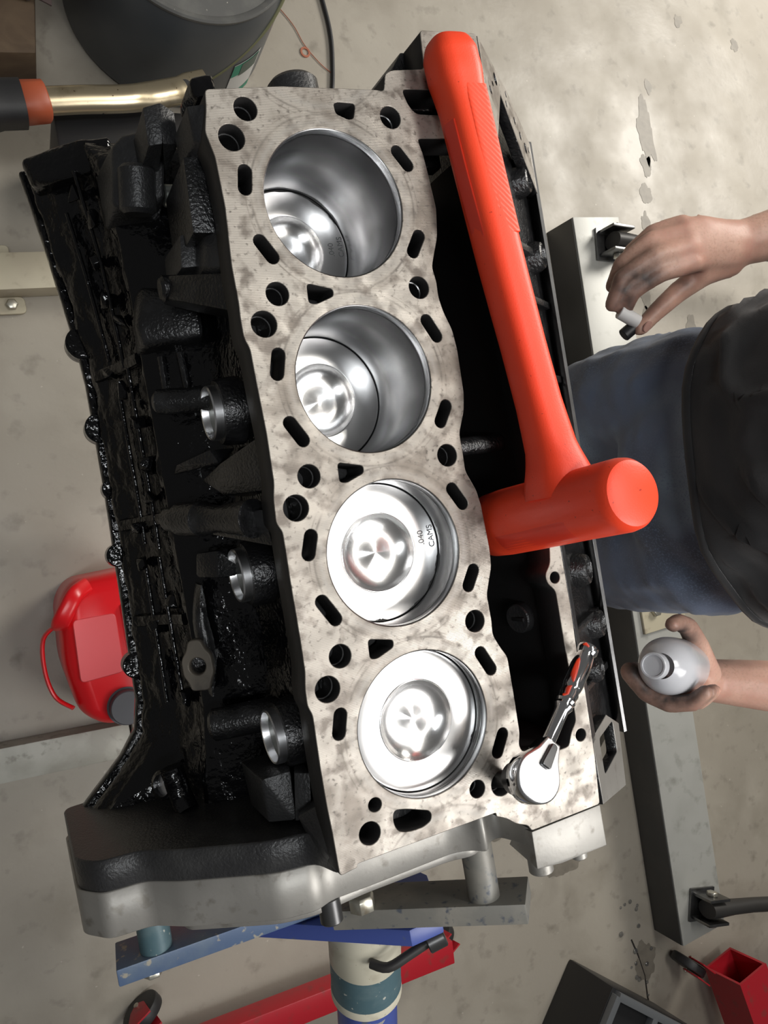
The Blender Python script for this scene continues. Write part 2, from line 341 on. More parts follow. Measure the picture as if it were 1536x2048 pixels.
# ------------------------------------------------------------------ floor
bm = bmesh.new(); bmesh.ops.create_grid(bm, x_segments=1, y_segments=1, size=6)
fl = finish('floor', bm_mesh(bm, 'floor'), 'concrete', None, False); fl.location = (1, 0, 0); tag(fl, 'worn beige concrete workshop floor with oil spots', kind='structure')
def blotch(x, y, rx, ry, m, seed, z=.0006, n=48):
    bm = bmesh.new(); vs = []
    for i in range(n):
        t = 2 * math.pi * i / n; k = 1 + .55 * noise.noise(Vector((math.cos(t) * 1.6 + seed, math.sin(t) * 1.6, seed * .7))) + .16 * noise.noise(Vector((math.cos(t) * 6 + seed, math.sin(t) * 6, 2)))
        vs.append(bm.verts.new((x - 1 + rx * k * math.cos(t), y + ry * k * math.sin(t), z)))
    bm.faces.new(vs); o = finish('oil_spot', bm_mesh(bm, 'oil_spot'), m, fl, False); return o
for i, (x, y, rx, ry) in enumerate([(1.44, .62, .028, .075), (1.42, .53, .016, .03), (1.405, .455, .018, .022), (1.385, .38, .014, .03), (1.35, .275, .010, .010), (1.345, .19, .02, .032), (1.335, .135, .013, .022),
                                    (1.49, .10, .018, .03), (1.62, .27, .04, .03), (1.47, .74, .012, .02), (1.62, .93, .014, .016), (1.83, .88, .014, .018), (.92, .62, .02, .015)]):
    blotch(x, y, rx, ry, 'floor_stain', i * 3.1)
for i, (x, y, rx, ry, m) in enumerate([(.86, -.86, .05, .03, 'floor_oil'), (.88, -.95, .035, .022, 'floor_oil'), (.80, -1.13, .05, .02, 'floor_stain'), (.66, -1.0, .035, .012, 'floor_stain'), (1.0, -1.44, .03, .05, 'floor_stain'), (.60, -1.02, .012, .012, 'floor_oil'),
                                       (.52, -1.1, .01, .012, 'floor_oil'), (.43, -.98, .03, .02, 'floor_stain'), (-.02, -.9, .05, .045, 'floor_stain')]):
    blotch(x, y, rx, ry, m, 40 + i * 2.3)
for i in range(16):
    a = random.uniform(-1, 1)
    x, y, r = .985 + a * .035 + random.uniform(-.03, .03), -1.40 - random.uniform(-.13, .13), random.uniform(.003, .008)
    bm = bmesh.new(); bmesh.ops.create_uvsphere(bm, u_segments=10, v_segments=6, radius=r)
    for v in bm.verts: v.co.z *= .35
    d = finish('water_drop', bm_mesh(bm, 'water_drop'), 'water', fl); d.location = (x - 1, y, .001)

# ------------------------------------------------------------------ engine block
B = thing('engine_block', 'black four cylinder engine block with bare machined grey deck', 'engine block', (0, 0, DECK))
PITCH = 115.4
OUT = [(-74.2,68.7),(-75.6,56.8),(-78.8,42.7),(-75.3,27.7),(-74.5,-2.7),(-76.8,-38.5),(-76.5,-63.0),(-77.1,-70.0),(-77.0,-83.6),(-74.4,-89.9),(-74.0,-114.7),(-73.3,-142.7),(-74.1,-173.7),(-76.1,-182.8),(-77.2,-198.2),(-74.0,-203.7),(-74.6,-234.1),(-74.8,-270.9),(-75.3,-291.6),(-77.1,-301.8),(-77.6,-313.1),(-75.3,-319.1),(-76.3,-351.6),(-76.4,-376.0),(-75.8,-394.5),(-75.8,-422.1),(-63.4,-420.9),(-63.0,-418.7),(42.3,-421.4),(42.2,-423.9),(49.9,-427.9),(57.1,-434.3),(66.6,-438.7),(68.3,-443.2),(130.8,-444.6),(133.4,-409.1),(133.9,-390.7),(134.4,-358.4),(132.7,-332.5),(133.7,-297.9),(133.2,-250.5),(135,-150),(138.6,-27.4),(138.7,-9.2),(138.8,9.0),(138.2,33.0),(135.4,45.2),(135.5,63.3),(135.6,79.9),(133.1,96.5),(133.4,122.8),(86.1,120.5),(84.1,93.4),(58.1,90.6),(52.6,87.8),(49.6,75.8),(43.6,76.4),(-25.0,74.0)]
VALLEY = [(69.6,44.6),(72.2,33.4),(73.7,18.6),(75.4,-3.5),(72.5,-22.9),(67.1,-36.3),(64.2,-44),(65.8,-54.0),(65.3,-64.3),(67.3,-74.8),(72.0,-88.0),(73.4,-102.0),(72.8,-132.5),(70.3,-144.8),(63.8,-159.4),(64.0,-171.2),(63.6,-186.0),(69.8,-200.0),(71.7,-211.6),(72.7,-243.0),(71.7,-254.5),(64.2,-273.1),(64.6,-291.1),(63.6,-301.3),(67.7,-310.6),(72.5,-318.9),(72.6,-344.0),(72.2,-374.1),(69.8,-381.7),(71.8,-387.0),(77.5,-391.2),(94.4,-395.3),(111.8,-395.4),(116.1,-385.5),(121.5,-379.6),(123.0,-345.3),(122.6,-322.6),(122.5,-282.4),(116.4,-275.9),(115.5,-269.4),(121.6,-262.3),(123.5,-251.1),(123.8,-150),(122,-30),(120,20),(112,46)]
POCK = roundpoly([(63.5,78.1),(108,80),(112,62),(72.0,61.6),(67,67)], 4)
TRI = [(-30.0,-51.3),(-12.5,-55.9),(-13.0,-60.4),(-25.7,-64.9),(-30.7,-64.1)]
END = [(-32.6,-394.3),(-24.5,-396.1),(-8.0,-402.7),(-6.3,-405.6),(-7.4,-409.6),(-13.6,-411.9),(-24.8,-411.4),(-31.7,-408.9),(-34.1,-402.1)]
TOP = [(10.3,65.0),(13.4,66.2),(25.3,66.0),(25.6,63.3),(23.1,55.9),(19.3,55.1),(10.9,58.5)]
SLOT = [(-57.9,19.3,-59.8,8.7),(-56.0,-24.1,-49.7,-34.2),(51.8,35.1,58.2,26.1),(57.9,-22.4,51.2,-32.9),(-56.8,-95.0,-59.9,-106.7),(-57.1,-138.1,-50.5,-149.6),(52.7,-80.2,58.5,-91.2),(56.7,-139.5,50.4,-149.6),(-56.2,-209.8,-59.8,-220.6),(-56.5,-251.8,-49.5,-264.3),(50.5,-196.3,56.8,-207.4),(56.7,-254.0,50.7,-263.6),(-57.2,-324.2,-60.3,-335.3),(51.3,-311.1,57.5,-324.0),(58.0,-370.3,51.6,-381.2)]
HOLES = [(123.9,-273.0,4.3),(124.0,-390.4,4.6),(129,3.9,3.6),(129,70,3.6),(31.1,-400.8,6.0),(50.5,-403.6,8.2),(-44.6,-386.7,4.6),(-51.3,-403.1,7.4)]
BOLTS = []
for k in range(4):
    BOLTS += [(51.2, 58.2 - k * PITCH * 1.002, 7.6), (-50.6, 58.2 - k * PITCH, 7.5), (-62.7, 39.9 - k * PITCH, 8.3)]
holes = [circle(0, -k * PITCH, 48.6, 96) for k in range(4)] + [roundpoly(VALLEY, 3, 3), POCK]
holes += [roundpoly([(x, y - k * PITCH) for x, y in TRI], 3) for k in range(3)] + [roundpoly(END, 4), roundpoly(TOP, 2)]
holes += [slot(*s, 4.4) for s in SLOT] + [circle(*h) for h in HOLES + BOLTS]
plate('deck', roundpoly(OUT, 2.5, 3), holes, -26, 0, ['deck', 'cast_dark'], B, .45)
# threads seen down the head-bolt holes
for i, (x, y, r) in enumerate(BOLTS + HOLES[4:6]):
    lathe('bolt_hole', (x, y, -9), (0, 0, -1), [(0, r - .15), (3, r - .2), (3.3, r - .9), (24, r - .9), (24, 0)], ['cast_dark', 'steel_dark'], B, 24, (False, False), [0, 1 if x > 40 and i < 6 else 0, 0, 0])
# cylinder walls: ridge, hone, open bottom
for k in range(4):
    lathe('cylinder_liner', (0, -k * PITCH, -.2), (0, 0, -1), [(0, 49.2), (.7, 48.05), (6.2, 48.0), (6.6, 48.25), (7.4, 48.25), (7.8, 48.0), (165, 48.0), (165, 53), (26, 53), (2, 53)], ['bore_steel', 'steel_dark', 'cast_dark'], B, 96, (False, False), [1, 0, 1, 1, 1, 0, 2, 2, 2])
# water-jacket body below the deck (solid shape with bores)
BODY = [(-62,70),(-62,-418),(62,-418),(62,70)]
plate('water_jacket', BODY, [circle(0, -k * PITCH, 53, 48) for k in range(4)], -150, -30, ['cast_dark', 'cast_dark'], B, .5)
# crankcase with flared skirt on the near side
def xo(y):
    T = [(125,-163),(60,-153),(-5,-145),(-48,-140),(-160,-140.5),(-206,-142),(-348,-146),(-372,-163),(-390,-183),(-405,-200),(-420,-217)]
    for (a, xa), (b, xb) in zip(T, T[1:]):
        if a >= y >= b: return xa + (xb - xa) * (a - y) / (a - b)
    return T[0][1] if y > 125 else T[-1][1]
def ridge(y): return -112 - max(0, (y - 20)) * .10 - max(0, (-y - 330)) * .14
secs = []
ys = [118, 112, 90, 60, 30, 0, -30, -60, -90, -120, -150, -180, -210, -240, -270, -300, -330, -355, -375, -390, -402, -410]
for y in ys:
    X, r = xo(y), ridge(y)
    pr = [(-58, -27), (-62, -60), (-64, -112), (-72, -124), (-96, -136), (r + 4, -145), (r, -148), (r - 1, -154), (r + 1, -160), (r - 4, -176), (r - 10, -190), (X + 12, -206), (X + 3, -216), (X, -222), (X, -240), (X + 10, -246), (-56, -246), (-56, -27)]
    if y > 75: pr = [(x, min(z, -95 - (y - 75) * 1.9)) for x, z in pr]
    secs.append([(x, y, z) for x, z in pr])
fine = []
def densify(sec, n=3):
    o = []
    for i in range(len(sec)):
        p, q = Vector(sec[i]), Vector(sec[(i + 1) % len(sec)]); m_ = n if 2 < i < 15 else 1
        o += [p.lerp(q, k / m_) for k in range(m_)]
    return o
D_ = [densify(x) for x in secs]
for A_, B_ in zip(D_, D_[1:]):
    m_ = max(1, int(abs(A_[0].y - B_[0].y) / 5))
    for k in range(m_): fine.append([p.lerp(q, k / m_) for p, q in zip(A_, B_)])
fine.append(D_[-1])
for sec in fine:
    for p in sec:
        if p.z < -150 and p.x < -100:
            w_ = noise.noise(Vector((p.y * .045, p.z * .06, 0))) * 3.2 + noise.noise(Vector((p.y * .11, p.z * .13, 5))) * 1.8
            w_ += 2.4 * max(0, math.sin(p.z * .30)) ** 3
            p.x -= w_; p.z += w_ * .4
loft('crankcase', fine, 'black_gloss', B, ang=60)
# pan rail lip, small flange ears
sweep('pan_rail', [(xo(y) - 2, y, -238) for y in ys], (3.5, 7), 'black_gloss', B, 10, 4)
for (x, y, r) in [(-148, -26, 14), (-146, -98, 13), (-144, -150, 10), (-150, -206, 10), (-152, -300, 11)]:
    rod('flange_ear', (x + 6, y, -245), (x + 6, y, -229), r, 'black_gloss', B)
# raised oily ribs on the skirt panel
for (y0, y1, t) in [(95, -60, .35), (70, -50, .75), (-62, -205, .25), (-70, -200, .62), (-212, -330, .3), (-215, -330, .7)]:
    pts = []
    for i in range(9):
        y = y0 + (y1 - y0) * i / 8; a, b = ridge(y) - 2, xo(y) + 8; pts.append((a + (b - a) * t - 1, y, -158 - 52 * t))
    sweep('casting_rib', pts, [(1.6, 1.8)] * 9, 'black_gloss', B, 8)
for y in (-58, -182, -262):
    sweep('cross_rib', [(ridge(y) - 1, y, -156), (ridge(y) - 9, y, -182), (xo(y) + 2, y, -216)], [(5, 3)] * 3, 'black_gloss', B, 8, 3)
for i in range(16):
    y = 80 - i * 27 + random.uniform(-6, 6); t = random.choice([.2, .45, .7])
    x = ridge(y) - 2 + (xo(y) + 8 - ridge(y)) * t; z = -158 - 52 * t
    hull('casting_lump', [(x + random.uniform(-7, 5), y + random.uniform(-8, 8), z + random.uniform(-9, 7)) for _ in range(12)], 'black_gloss', B, 1.2)
# front end of the skirt: oily ledge
hull('front_ledge', [(-166,116,-205),(-145,121,-200),(-164,94,-205),(-125,119,-172),(-104,116,-160),(-106,93,-158),(-150,92,-190),(-160,116,-245),(-100,116,-245),(-150,90,-240)], 'black_gloss', B, 5, 3, 1, 2.5)
hull('front_boss', [(-113,85,-112),(-105,93,-110),(-86,92,-96),(-82,66,-95),(-86,43,-97),(-96,37,-106),(-119,44,-117),(-120,85,-160),(-80,92,-160),(-80,40,-160),(-120,42,-160)], 'black_satin', B, 5, 3)
rod('front_boss_barrel', (-101, 66, -100), (-104, 34, -107), 13, 'black_satin', B, 28, 3)
hull('front_bracket', [(-99,87,-60),(-87,90,-58),(-90,63,-60),(-99,63,-64),(-84,88,-120),(-99,86,-120),(-84,60,-120),(-99,60,-120)], 'black_satin', B, 1.5)
hull('bracket_gusset', [(-88,90,-58),(-78,86,-62),(-79,64,-62),(-90,63,-60),(-80,86,-110),(-80,62,-110)], 'black_satin', B, 1)
hull('corner_boss', [(-84,64,-12),(-75,62,-4),(-74,40,-8),(-82,44,-16),(-70,64,-60),(-70,38,-60),(-84,64,-50),(-84,42,-50)], 'black_satin', B, 1.5)
hull('side_bar', [(-86,42,-32),(-73,42,-30),(-70,-8,-30),(-88,-7,-32),(-62,44,-90),(-62,-8,-90),(-86,40,-96),(-88,-8,-96)], 'black_paint', B, 2)
hull('corner_stub', [(-77,86,-18),(-62,89,-16),(-62,70,-14),(-77,72,-16),(-78,84,-60),(-60,86,-60),(-62,66,-60)], 'black_gloss', B, 4, 3)
rod('front_stub', (6, 60, -46), (4, 104, -46), 18, 'black_satin', B, 32, 3)
rod('front_gallery_plug', (-76, 48, -108), (-84, 48, -108), 8, 'plug_zinc', B)
# step castings below the first bore
hull('step_casting', [(-90,2,-58),(-80,2,-56),(-82,-21,-56),(-93,-21,-58),(-62,2,-110),(-62,-21,-110),(-92,2,-105),(-94,-21,-105)], 'black_satin', B, 2.5)
hull('step_casting', [(-79,-4,-38),(-68,-10,-18),(-70,-34,-18),(-83,-27,-38),(-60,-4,-90),(-60,-34,-90),(-82,-4,-80),(-84,-30,-80)], 'black_satin', B, 3)
hull('gusset', [(-99,-20,-74),(-70,-36,-20),(-73,-62,-20),(-84,-40,-58),(-101,-36,-76),(-60,-30,-110),(-60,-58,-60),(-98,-30,-110)], 'black_paint', B, 2.5)
rod('oil_gallery', (-104, -27, -82), (-66, -27, -82), 9, 'black_paint', B, 28, 2)
hull('mount_pad', [(-112,-24,-126),(-106,-8,-136),(-72,-22,-104),(-74,-57,-102),(-114,-57,-126),(-117,-41,-122),(-108,-8,-165),(-62,-20,-150),(-62,-58,-150),(-114,-58,-160)], 'black_paint', B, 6, 3)
for (a, b) in [((-100,-62,-136),(-100,-88,-140)), ((-88,-62,-126),(-86,-92,-130))]:
    sweep('casting_rib', [a, tuple((Vector(a) + Vector(b)) / 2), b], [(3, 4)] * 3, 'black_paint', B, 8)
rod('oil_gallery', (-112, -97, -128), (-70, -103, -102), 9.5, 'black_paint', B, 28, 3)
# core plugs with their bosses
for i, y in enumerate((-115, -232, -347)):
    z = (-88, -90, -76)[i]
    cb_ = lathe('core_boss', (-58, y, z), (-1, 0, 0), [(0, 25), (16, 24), (20, 22.5), (20.5, 19.5)], 'black_paint', B, 40)
    p = lathe('core_plug', (-78, y, z), (-1, 0, 0), [(0, 19.6), (6.0, 19.4), (7.0, 18.6), (6.6, 17.6), (1.5, 16.8), (1.0, 0)], ['chrome_brushed', 'plug_zinc'], cb_, 40, (False, False), [0, 0, 0, 0, 1])
    tag(p, 'bright zinc core plug')
# gussets between the cylinders
hull('gusset', [(-87,-152,-70),(-72,-142,-24),(-72,-177,-24),(-88,-174,-72),(-60,-145,-100),(-60,-178,-100),(-92,-160,-110)], 'black_paint', B, 2)
hull('gusset', [(-108,-146,-112),(-90,-141,-80),(-86,-152,-74),(-70,-150,-120),(-108,-152,-130),(-66,-140,-100)], 'black_paint', B, 1.5)
lathe('bolt_tower', (-118, -184, -118), (41, -10, 92), [(0, 9), (12, 10), (14, 12), (38, 12.5), (40, 11), (58, 9), (92, 13)], 'black_paint', B, 28)
hull('gusset', [(-96,-186,-82),(-76,-188,-24),(-74,-213,-24),(-98,-200,-84),(-60,-190,-100),(-60,-210,-60)], 'black_paint', B, 2)
hull('casting_web', [(-104,-212,-118),(-92,-212,-100),(-94,-232,-104),(-106,-230,-124),(-64,-212,-120),(-64,-235,-110)], 'black_paint', B, 2)
# fin and sensor bracket
sweep('casting_fin', spline([(-104,-235,-126),(-107,-262,-128),(-106,-290,-128),(-108,-318,-134)], 5), [(1.5 + 5 * math.sin(math.pi * i / 15), 9) for i in range(16)], 'black_paint', B, 10)
sb = plate('sensor_bracket', roundpoly([(-7,-17),(6,-18),(8,-11),(11,-6),(11,7),(7,12),(5,19),(-4,19),(-6,12),(-11,6),(-11,-6),(-8,-11)], 4), [circle(0, 0, 6)], -4, 4, ['lug_brown', 'lug_brown'], B, .8,
           Matrix.Translation(Vector((-119, -290, -102)) * K) @ Matrix.Rotation(-.5, 4, 'Y')); tag(sb, 'brownish cast lug with a bolt hole')
rod('lug_post', (-113, -291, -120), (-100, -290, -152), 9, 'black_paint', B)
rod('oil_gallery', (-114, -340, -124), (-66, -338, -100), 12, 'black_paint', B, 28, 3)
# rear corner castings
hull('rear_pad', [(-100,-368,-58),(-80,-367,-54),(-82,-401,-54),(-98,-401,-66),(-64,-368,-110),(-64,-402,-110),(-100,-368,-110),(-98,-402,-110)], 'black_satin', B, 2)
hull('rear_pad', [(-79,-368,-50),(-70,-369,-44),(-74,-399,-44),(-83,-401,-53),(-62,-368,-100),(-62,-400,-100)], 'black_satin', B, 1)
hull('rear_gusset', [(-84,-394,-42),(-68,-378,-14),(-73,-422,-5),(-78,-419,-34),(-60,-390,-80),(-60,-420,-60)], 'black_satin', B, 1)
lathe('drain_boss', (-146, -386, -168), (-.8, .2, .55), [(0, 12), (6, 11.5), (7, 8.5), (3, 8), (3, 0)], ['black_gloss', 'chrome_brushed'], B, 32, (True, False), [0, 0, 0, 1])
sweep('drain_pipe', spline([(-142, -372, -160), (-139, -395, -158), (-137, -406, -152)], 5), 9, 'black_gloss', B, 16)
# rear flange: black bell-housing flange and bare aluminium plate behind it (outline in X-Z)
FL = [(-221,-245),(-221,-127),(-207,-107),(-180,-103),(-160,-83),(-105,-43),(-80,-36),(-73,-8),(-60,-26),(60,-26),(60,-245)]
def xz(pts): return [(x, z) for x, z in pts]
MXZ = Matrix(((1, 0, 0, 0), (0, 0, -1, 0), (0, 1, 0, 0), (0, 0, 0, 1)))   # (x, z, t) -> (x, -t, z)
plate('bell_flange', roundpoly(FL, 9, 4), [], 404, 426, ['black_satin', 'black_satin'], B, 1.2, MXZ)
FL2 = [(-223,-246),(-223,-129),(-208,-108),(-180,-104),(-160,-84),(-105,-44),(-82,-38),(-70,-44),(-42,-42),(24,-40),(36,-34),(44,-22),(52,-34),(62,-36),(67,-20),(69,-6),(130,-6),(130,-60),(110,-140),(80,-246)]
rp = plate('rear_plate', roundpoly(FL2, 6, 4), [], 426, 458, ['aluminium', 'aluminium'], B, 1.0, MXZ); tag(rp, 'bare aluminium rear adapter plate')
plate('rear_lip', roundpoly([(-160,-96),(-105,-56),(-82,-48),(-42,-50),(24,-46),(40,-40),(52,-44),(64,-50),(64,-120),(-160,-120)], 7, 4), [], 458, 466, ['aluminium', 'aluminium'], B, .8, MXZ)
hull('plate_extension', [(68.5,-444.2,-.2),(131,-445.2,-.2),(131,-476,0),(92,-472,0),(90,-475,-1),(68,-471,0),(69,-446,-20),(130,-446,-20),(128,-470,-40),(72,-468,-40)], 'aluminium', B, 1.0)
rod('plate_dowel', (80, -466, -14), (80, -482, -14), 9, 'aluminium', B)
rod('plate_dowel', (112, -466, -10), (112, -482, -10), 6, 'aluminium', B)
hull('rear_web', [(-70,-419,-26),(60,-421,-26),(60,-424,-45),(-70,-424,-50),(-60,-400,-60),(55,-400,-60)], 'aluminium', B, 1)
# far side: rail, sloping cover face with holes, recessed casting, valley
n_s = Vector((.63, 0, .78)).normalized(); ex = Vector((.78, 0, -.63)).normalized()
MS = Matrix.Translation(Vector((134, 0, 0)) * K) @ Matrix((( ex.x, 0, n_s.x, 0), (0, 1, 0, 0), (ex.z, 0, n_s.z, 0), (0, 0, 0, 1)))
def sl(x, y): return ((x - 134) / .78, y)     # position on the sloping face from plan X
plate('front_cover_face', [sl(133.5,121), sl(185,108), sl(232,84), sl(232,40), sl(205,62), sl(168,96), sl(134,34)], [circle(*sl(161,104), 4.6), circle(*sl(183,103), 2.4), circle(*sl(180,94), 2.6), circle(*sl(196,88), 3), circle(*sl(206,80), 3.4), circle(*sl(216,74), 4.4), circle(*sl(225,76), 2.4), circle(*sl(145,88), 3), circle(*sl(152,96), 2.4)], -9, 0, ['deck', 'black_paint'], B, .4, MS)
plate('rear_cover_face', [sl(134,-396), sl(180,-398), sl(214,-420), sl(205,-470), sl(134,-446)], [roundpoly([sl(150,-404), sl(196,-410), sl(196,-436), sl(150,-432)], 5)], -9, 0, ['aluminium', 'black_paint'], B, .4, MS)
plate('cover_inner_edge', [sl(134,40), sl(142,40), sl(142,-400), sl(134,-400)], [], -9, 0, ['black_satin', 'black_paint'], B, .4, MS)
hull('cover_casting', [(136,112,-40),(231,82,-91),(231,-430,-91),(136,-440,-40),(136,112,-26),(136,-440,-26),(150,112,-160),(224,82,-170),(224,-430,-170),(136,-440,-170)], 'black_paint', B, 3)
plate('cover_edge', [(-3,86),(0.8,86),(0.8,-436),(-3,-436)], [], -12, .6, ['steel_dark', 'steel_dark'], B, .3, Matrix.Translation(Vector((232.5, 0, -79)) * K))
for (x, y, r) in [(200, 48, 10), (207, -14, 11), (190, -284, 12), (206, -335, 11), (180, -366, 9)]:
    z = -(x - 134) * .8
    lathe('cover_boss', (x, y, z - 34), (.63, 0, .78), [(0, r + 6), (20, r + 2), (24, r), (25, r - 2), (22, r - 4), (14, r - 5), (14, 0)], 'black_paint', B, 28)
for y in (-12, -55, -120, -185, -240, -326, -375):
    hull('cover_rib', [(140,y-3,-20),(140,y+3,-20),(229,y-3,-84),(229,y+3,-84),(140,y-4,-66),(140,y+4,-66),(226,y-4,-104),(226,y+4,-104)], 'black_paint', B, 1)
hull('valley_base', [(60,50,-120),(136,50,-120),(60,-396,-120),(136,-396,-120),(60,50,-150),(136,50,-150),(60,-396,-150),(136,-396,-150)], 'cast_dark', B, 2)
hull('valley_side', [(126,50,-26),(136,50,-26),(126,-396,-26),(136,-396,-26),(128,50,-125),(136,50,-125),(128,-396,-125),(136,-396,-125)], 'cast_dark', B, 1)
hull('valley_end', [(60,-396,-26),(134,-396,-26),(60,-418,-26),(134,-418,-26),(60,-396,-150),(134,-396,-150),(60,-418,-150),(134,-418,-150)], 'cast_dark', B, 1)
rod('valley_rib', (62, -166, -44), (128, -168, -44), 7, 'black_paint', B)
vp_ = lathe('valley_plug', (127, -306, -50), (-1, 0, .25), [(0, 12), (9, 11.5), (10, 10.5), (10, 0)], 'black_satin', B, 28)
box('plug_slot', (117, -306, -47.5), (2.2, 3, 19), 'cast_dark', vp_, .4)
for y in (-66, -285): rod('jacket_boss', (62, y, -40), (84, y, -40), 10, 'black_paint', B)
# front housing under the deck corner
hull('front_housing', [(84,120,-26),(133,121,-26),(133,78,-26),(60,88,-26),(52,78,-26),(84,120,-160),(133,121,-160),(133,78,-160),(52,78,-160)], 'black_paint', B, 1.5)
hull('pocket_base', [(60,80,-46),(116,82,-46),(116,46,-46),(60,46,-46),(60,80,-60),(116,82,-60),(116,46,-60),(60,46,-60)], 'black_paint', B, 1)

# ------------------------------------------------------------------ pistons
depth = [92.9, 81.4, 26.6, 11.7]
plabel = ['deepest piston, dropped low in the cylinder under the hammer handle end', 'piston low in the second cylinder with soft grey reflections',
          'piston just below the deck with chipped carbon on its rim', 'brilliant white-lit piston nearest the ratchet, almost flush with the deck']
def add_text(body, size, M, m, parent, name):
    cu = bpy.data.curves.new(name, 'FONT'); cu.body = body; cu.size = size * K; cu.align_x = 'CENTER'; cu.align_y = 'CENTER'; cu.extrude = .00008
    t = bpy.data.objects.new(name + '_t', cu); COL.objects.link(t); dg = bpy.context.evaluated_depsgraph_get()
    me = bpy.data.meshes.new_from_object(t.evaluated_get(dg)); bpy.data.objects.remove(t); me.materials.clear(); me.transform(M)
    return finish(name, me, m, parent, False)
for k in range(4):
    P = thing('piston', plabel[k], 'piston', (0, -k * PITCH * K, DECK - depth[k] * K), 'pistons in the cylinders')
    c = lathe('crown', (0, 0, 0), (0, 0, 1), [(-30, 47.4), (-1.2, 47.4), (-.3, 46.9), (0, 46.2), (0, 28.2), (-.15, 27.7)], ['piston_side', 'piston_alloy'], P, 96, (True, False), [0, 1, 1, 1, 1])
    lathe('bowl', (0, 0, 0), (0, 0, 1), [(-.15, 27.7), (.25, 27.4), (.3, 27.0), (-.6, 26.5), (-3, 25.2), (-5.2, 22.6), (-6.8, 19), (-7.4, 15), (-7.1, 11.5), (-6.2, 7.5), (-5.0, 3.5), (-4.4, 0.4), (-4.4, 0)], 'bowl_alloy', P, 96, (False, False), None, 60)
    for z in (-6, -10): lathe('ring', (0, 0, z), (0, 0, 1), [(-.9, 47.3), (-.9, 47.8), (.9, 47.8), (.9, 47.3)], 'steel_dark', P, 64, (False, False))
    Mz = Matrix.Rotation(math.pi / 2, 4, 'Z')
    if k in (0, 2):
        add_text('.040', 6.2, Matrix.Translation((.0345, (.001 if k == 0 else .004), .0001)) @ Mz, 'stamp', c, 'stamped_size')
        add_text('CAMS', 6.2, Matrix.Translation((.0425, (.003 if k == 0 else .004), .0001)) @ Mz, 'stamp', c, 'stamped_name')
    chips = {0: [(55, 30), (38, 16), (95, 22)], 2: [(-20, 10), (-38, 8), (-62, 12), (-98, 6), (118, 7)], 3: [(-30, 6)], 1: []}[k]
    for (deg, wd_) in chips:
        bm = bmesh.new(); inner = []; outer = []
        for i in range(11):
            t = math.radians(deg + wd_ * (i / 10 - .5) * 2); d = (2.6 * abs(noise.noise(Vector((i * .9, deg, 0)))) + .5) * math.sin(math.pi * i / 10) + .15
            inner.append(bm.verts.new(((46.9 - d) * K * math.cos(t), (46.9 - d) * K * math.sin(t), .00018))); outer.append(bm.verts.new((46.8 * K * math.cos(t), 46.8 * K * math.sin(t), .00012)))
        for i in range(10): bm.faces.new((inner[i], outer[i], outer[i + 1], inner[i + 1]))
        finish('carbon_deposit', bm_mesh(bm, 'carbon_deposit'), 'carbon', c, False)

# ------------------------------------------------------------------ orange dead-blow hammer
H = thing('hammer', 'orange plastic dead-blow hammer lying along the engine deck', 'hammer', (0, 0, DECK))
HX, HY = 98.5, -212
lathe('hammer_head', (98, -229, -32), (.025, .095, 1), [(0, 17), (1.5, 21), (5, 23.4), (22, 24), (60, 23.6), (100, 22.8), (140, 22.5), (145, 21.6), (148, 19.6), (149.4, 16), (150, 0)], 'orange', H, 56)
hp = [(93.5,102,18),(94,93,18.4),(95,78,19),(96.5,55,20),(98.5,10,23),(100,-50,29),(101,-110,37),(100.5,-150,44),(99.7,-180,50),(99.4,-198,53),(99.2,-212,54)]
hr = [(13.5,12),(16.8,16),(17,16.5),(14.6,15),(14.2,14.8),(13.8,14.4),(13.2,13.6),(13.4,13.6),(15,15),(19.5,19),(21.5,23)]
P2 = spline(hp, 4); R2 = []
for i in range(len(hr) - 1):
    for k in range(4): R2.append((hr[i][0] + (hr[i + 1][0] - hr[i][0]) * k / 4, hr[i][1] + (hr[i + 1][1] - hr[i][1]) * k / 4))
R2.append(hr[-1])
sweep('handle', P2, R2, 'orange', H, 36, 3.2)
sweep('grip_band', spline([(99.5,66,33.6),(101.5,10,36.4),(102.5,-35,40.2)], 6), [(8.5, 1.6)] * 13, 'orange_grip', H, 20, 4)
sweep('handle_panel', spline([(82.6,46,21),(83.0,40,21.2),(84.6,5,23.8),(86.4,-30,27.4),(86.8,-36,28)], 3), [(.7, 5.5)] + [(.7, 7)] * 11 + [(.7, 5.5)], 'orange_shaded', H, 16, 4)
# moulded panel on the side of the head
bm = bmesh.new(); g = []
for i in range(9):
    row = []
    for j in range(13):
        th = math.radians(196 + 52 * i / 8); z = -4 + 84 * j / 12
        q = 24.3 - .012 * (z + 32) + (.12 if 0 < i < 8 and 0 < j < 12 else -.7)
        row.append(bm.verts.new(Vector((98 + q * math.cos(th) + .025 * (z + 32), -229 + q * math.sin(th) + .095 * (z + 32), z)) * K))
    g.append(row)
for i in range(8):
    for j in range(12): bm.faces.new((g[i][j], g[i + 1][j], g[i + 1][j + 1], g[i][j + 1]))
finish('head_panel', bm_mesh(bm, 'head_panel'), 'orange_shaded', H)

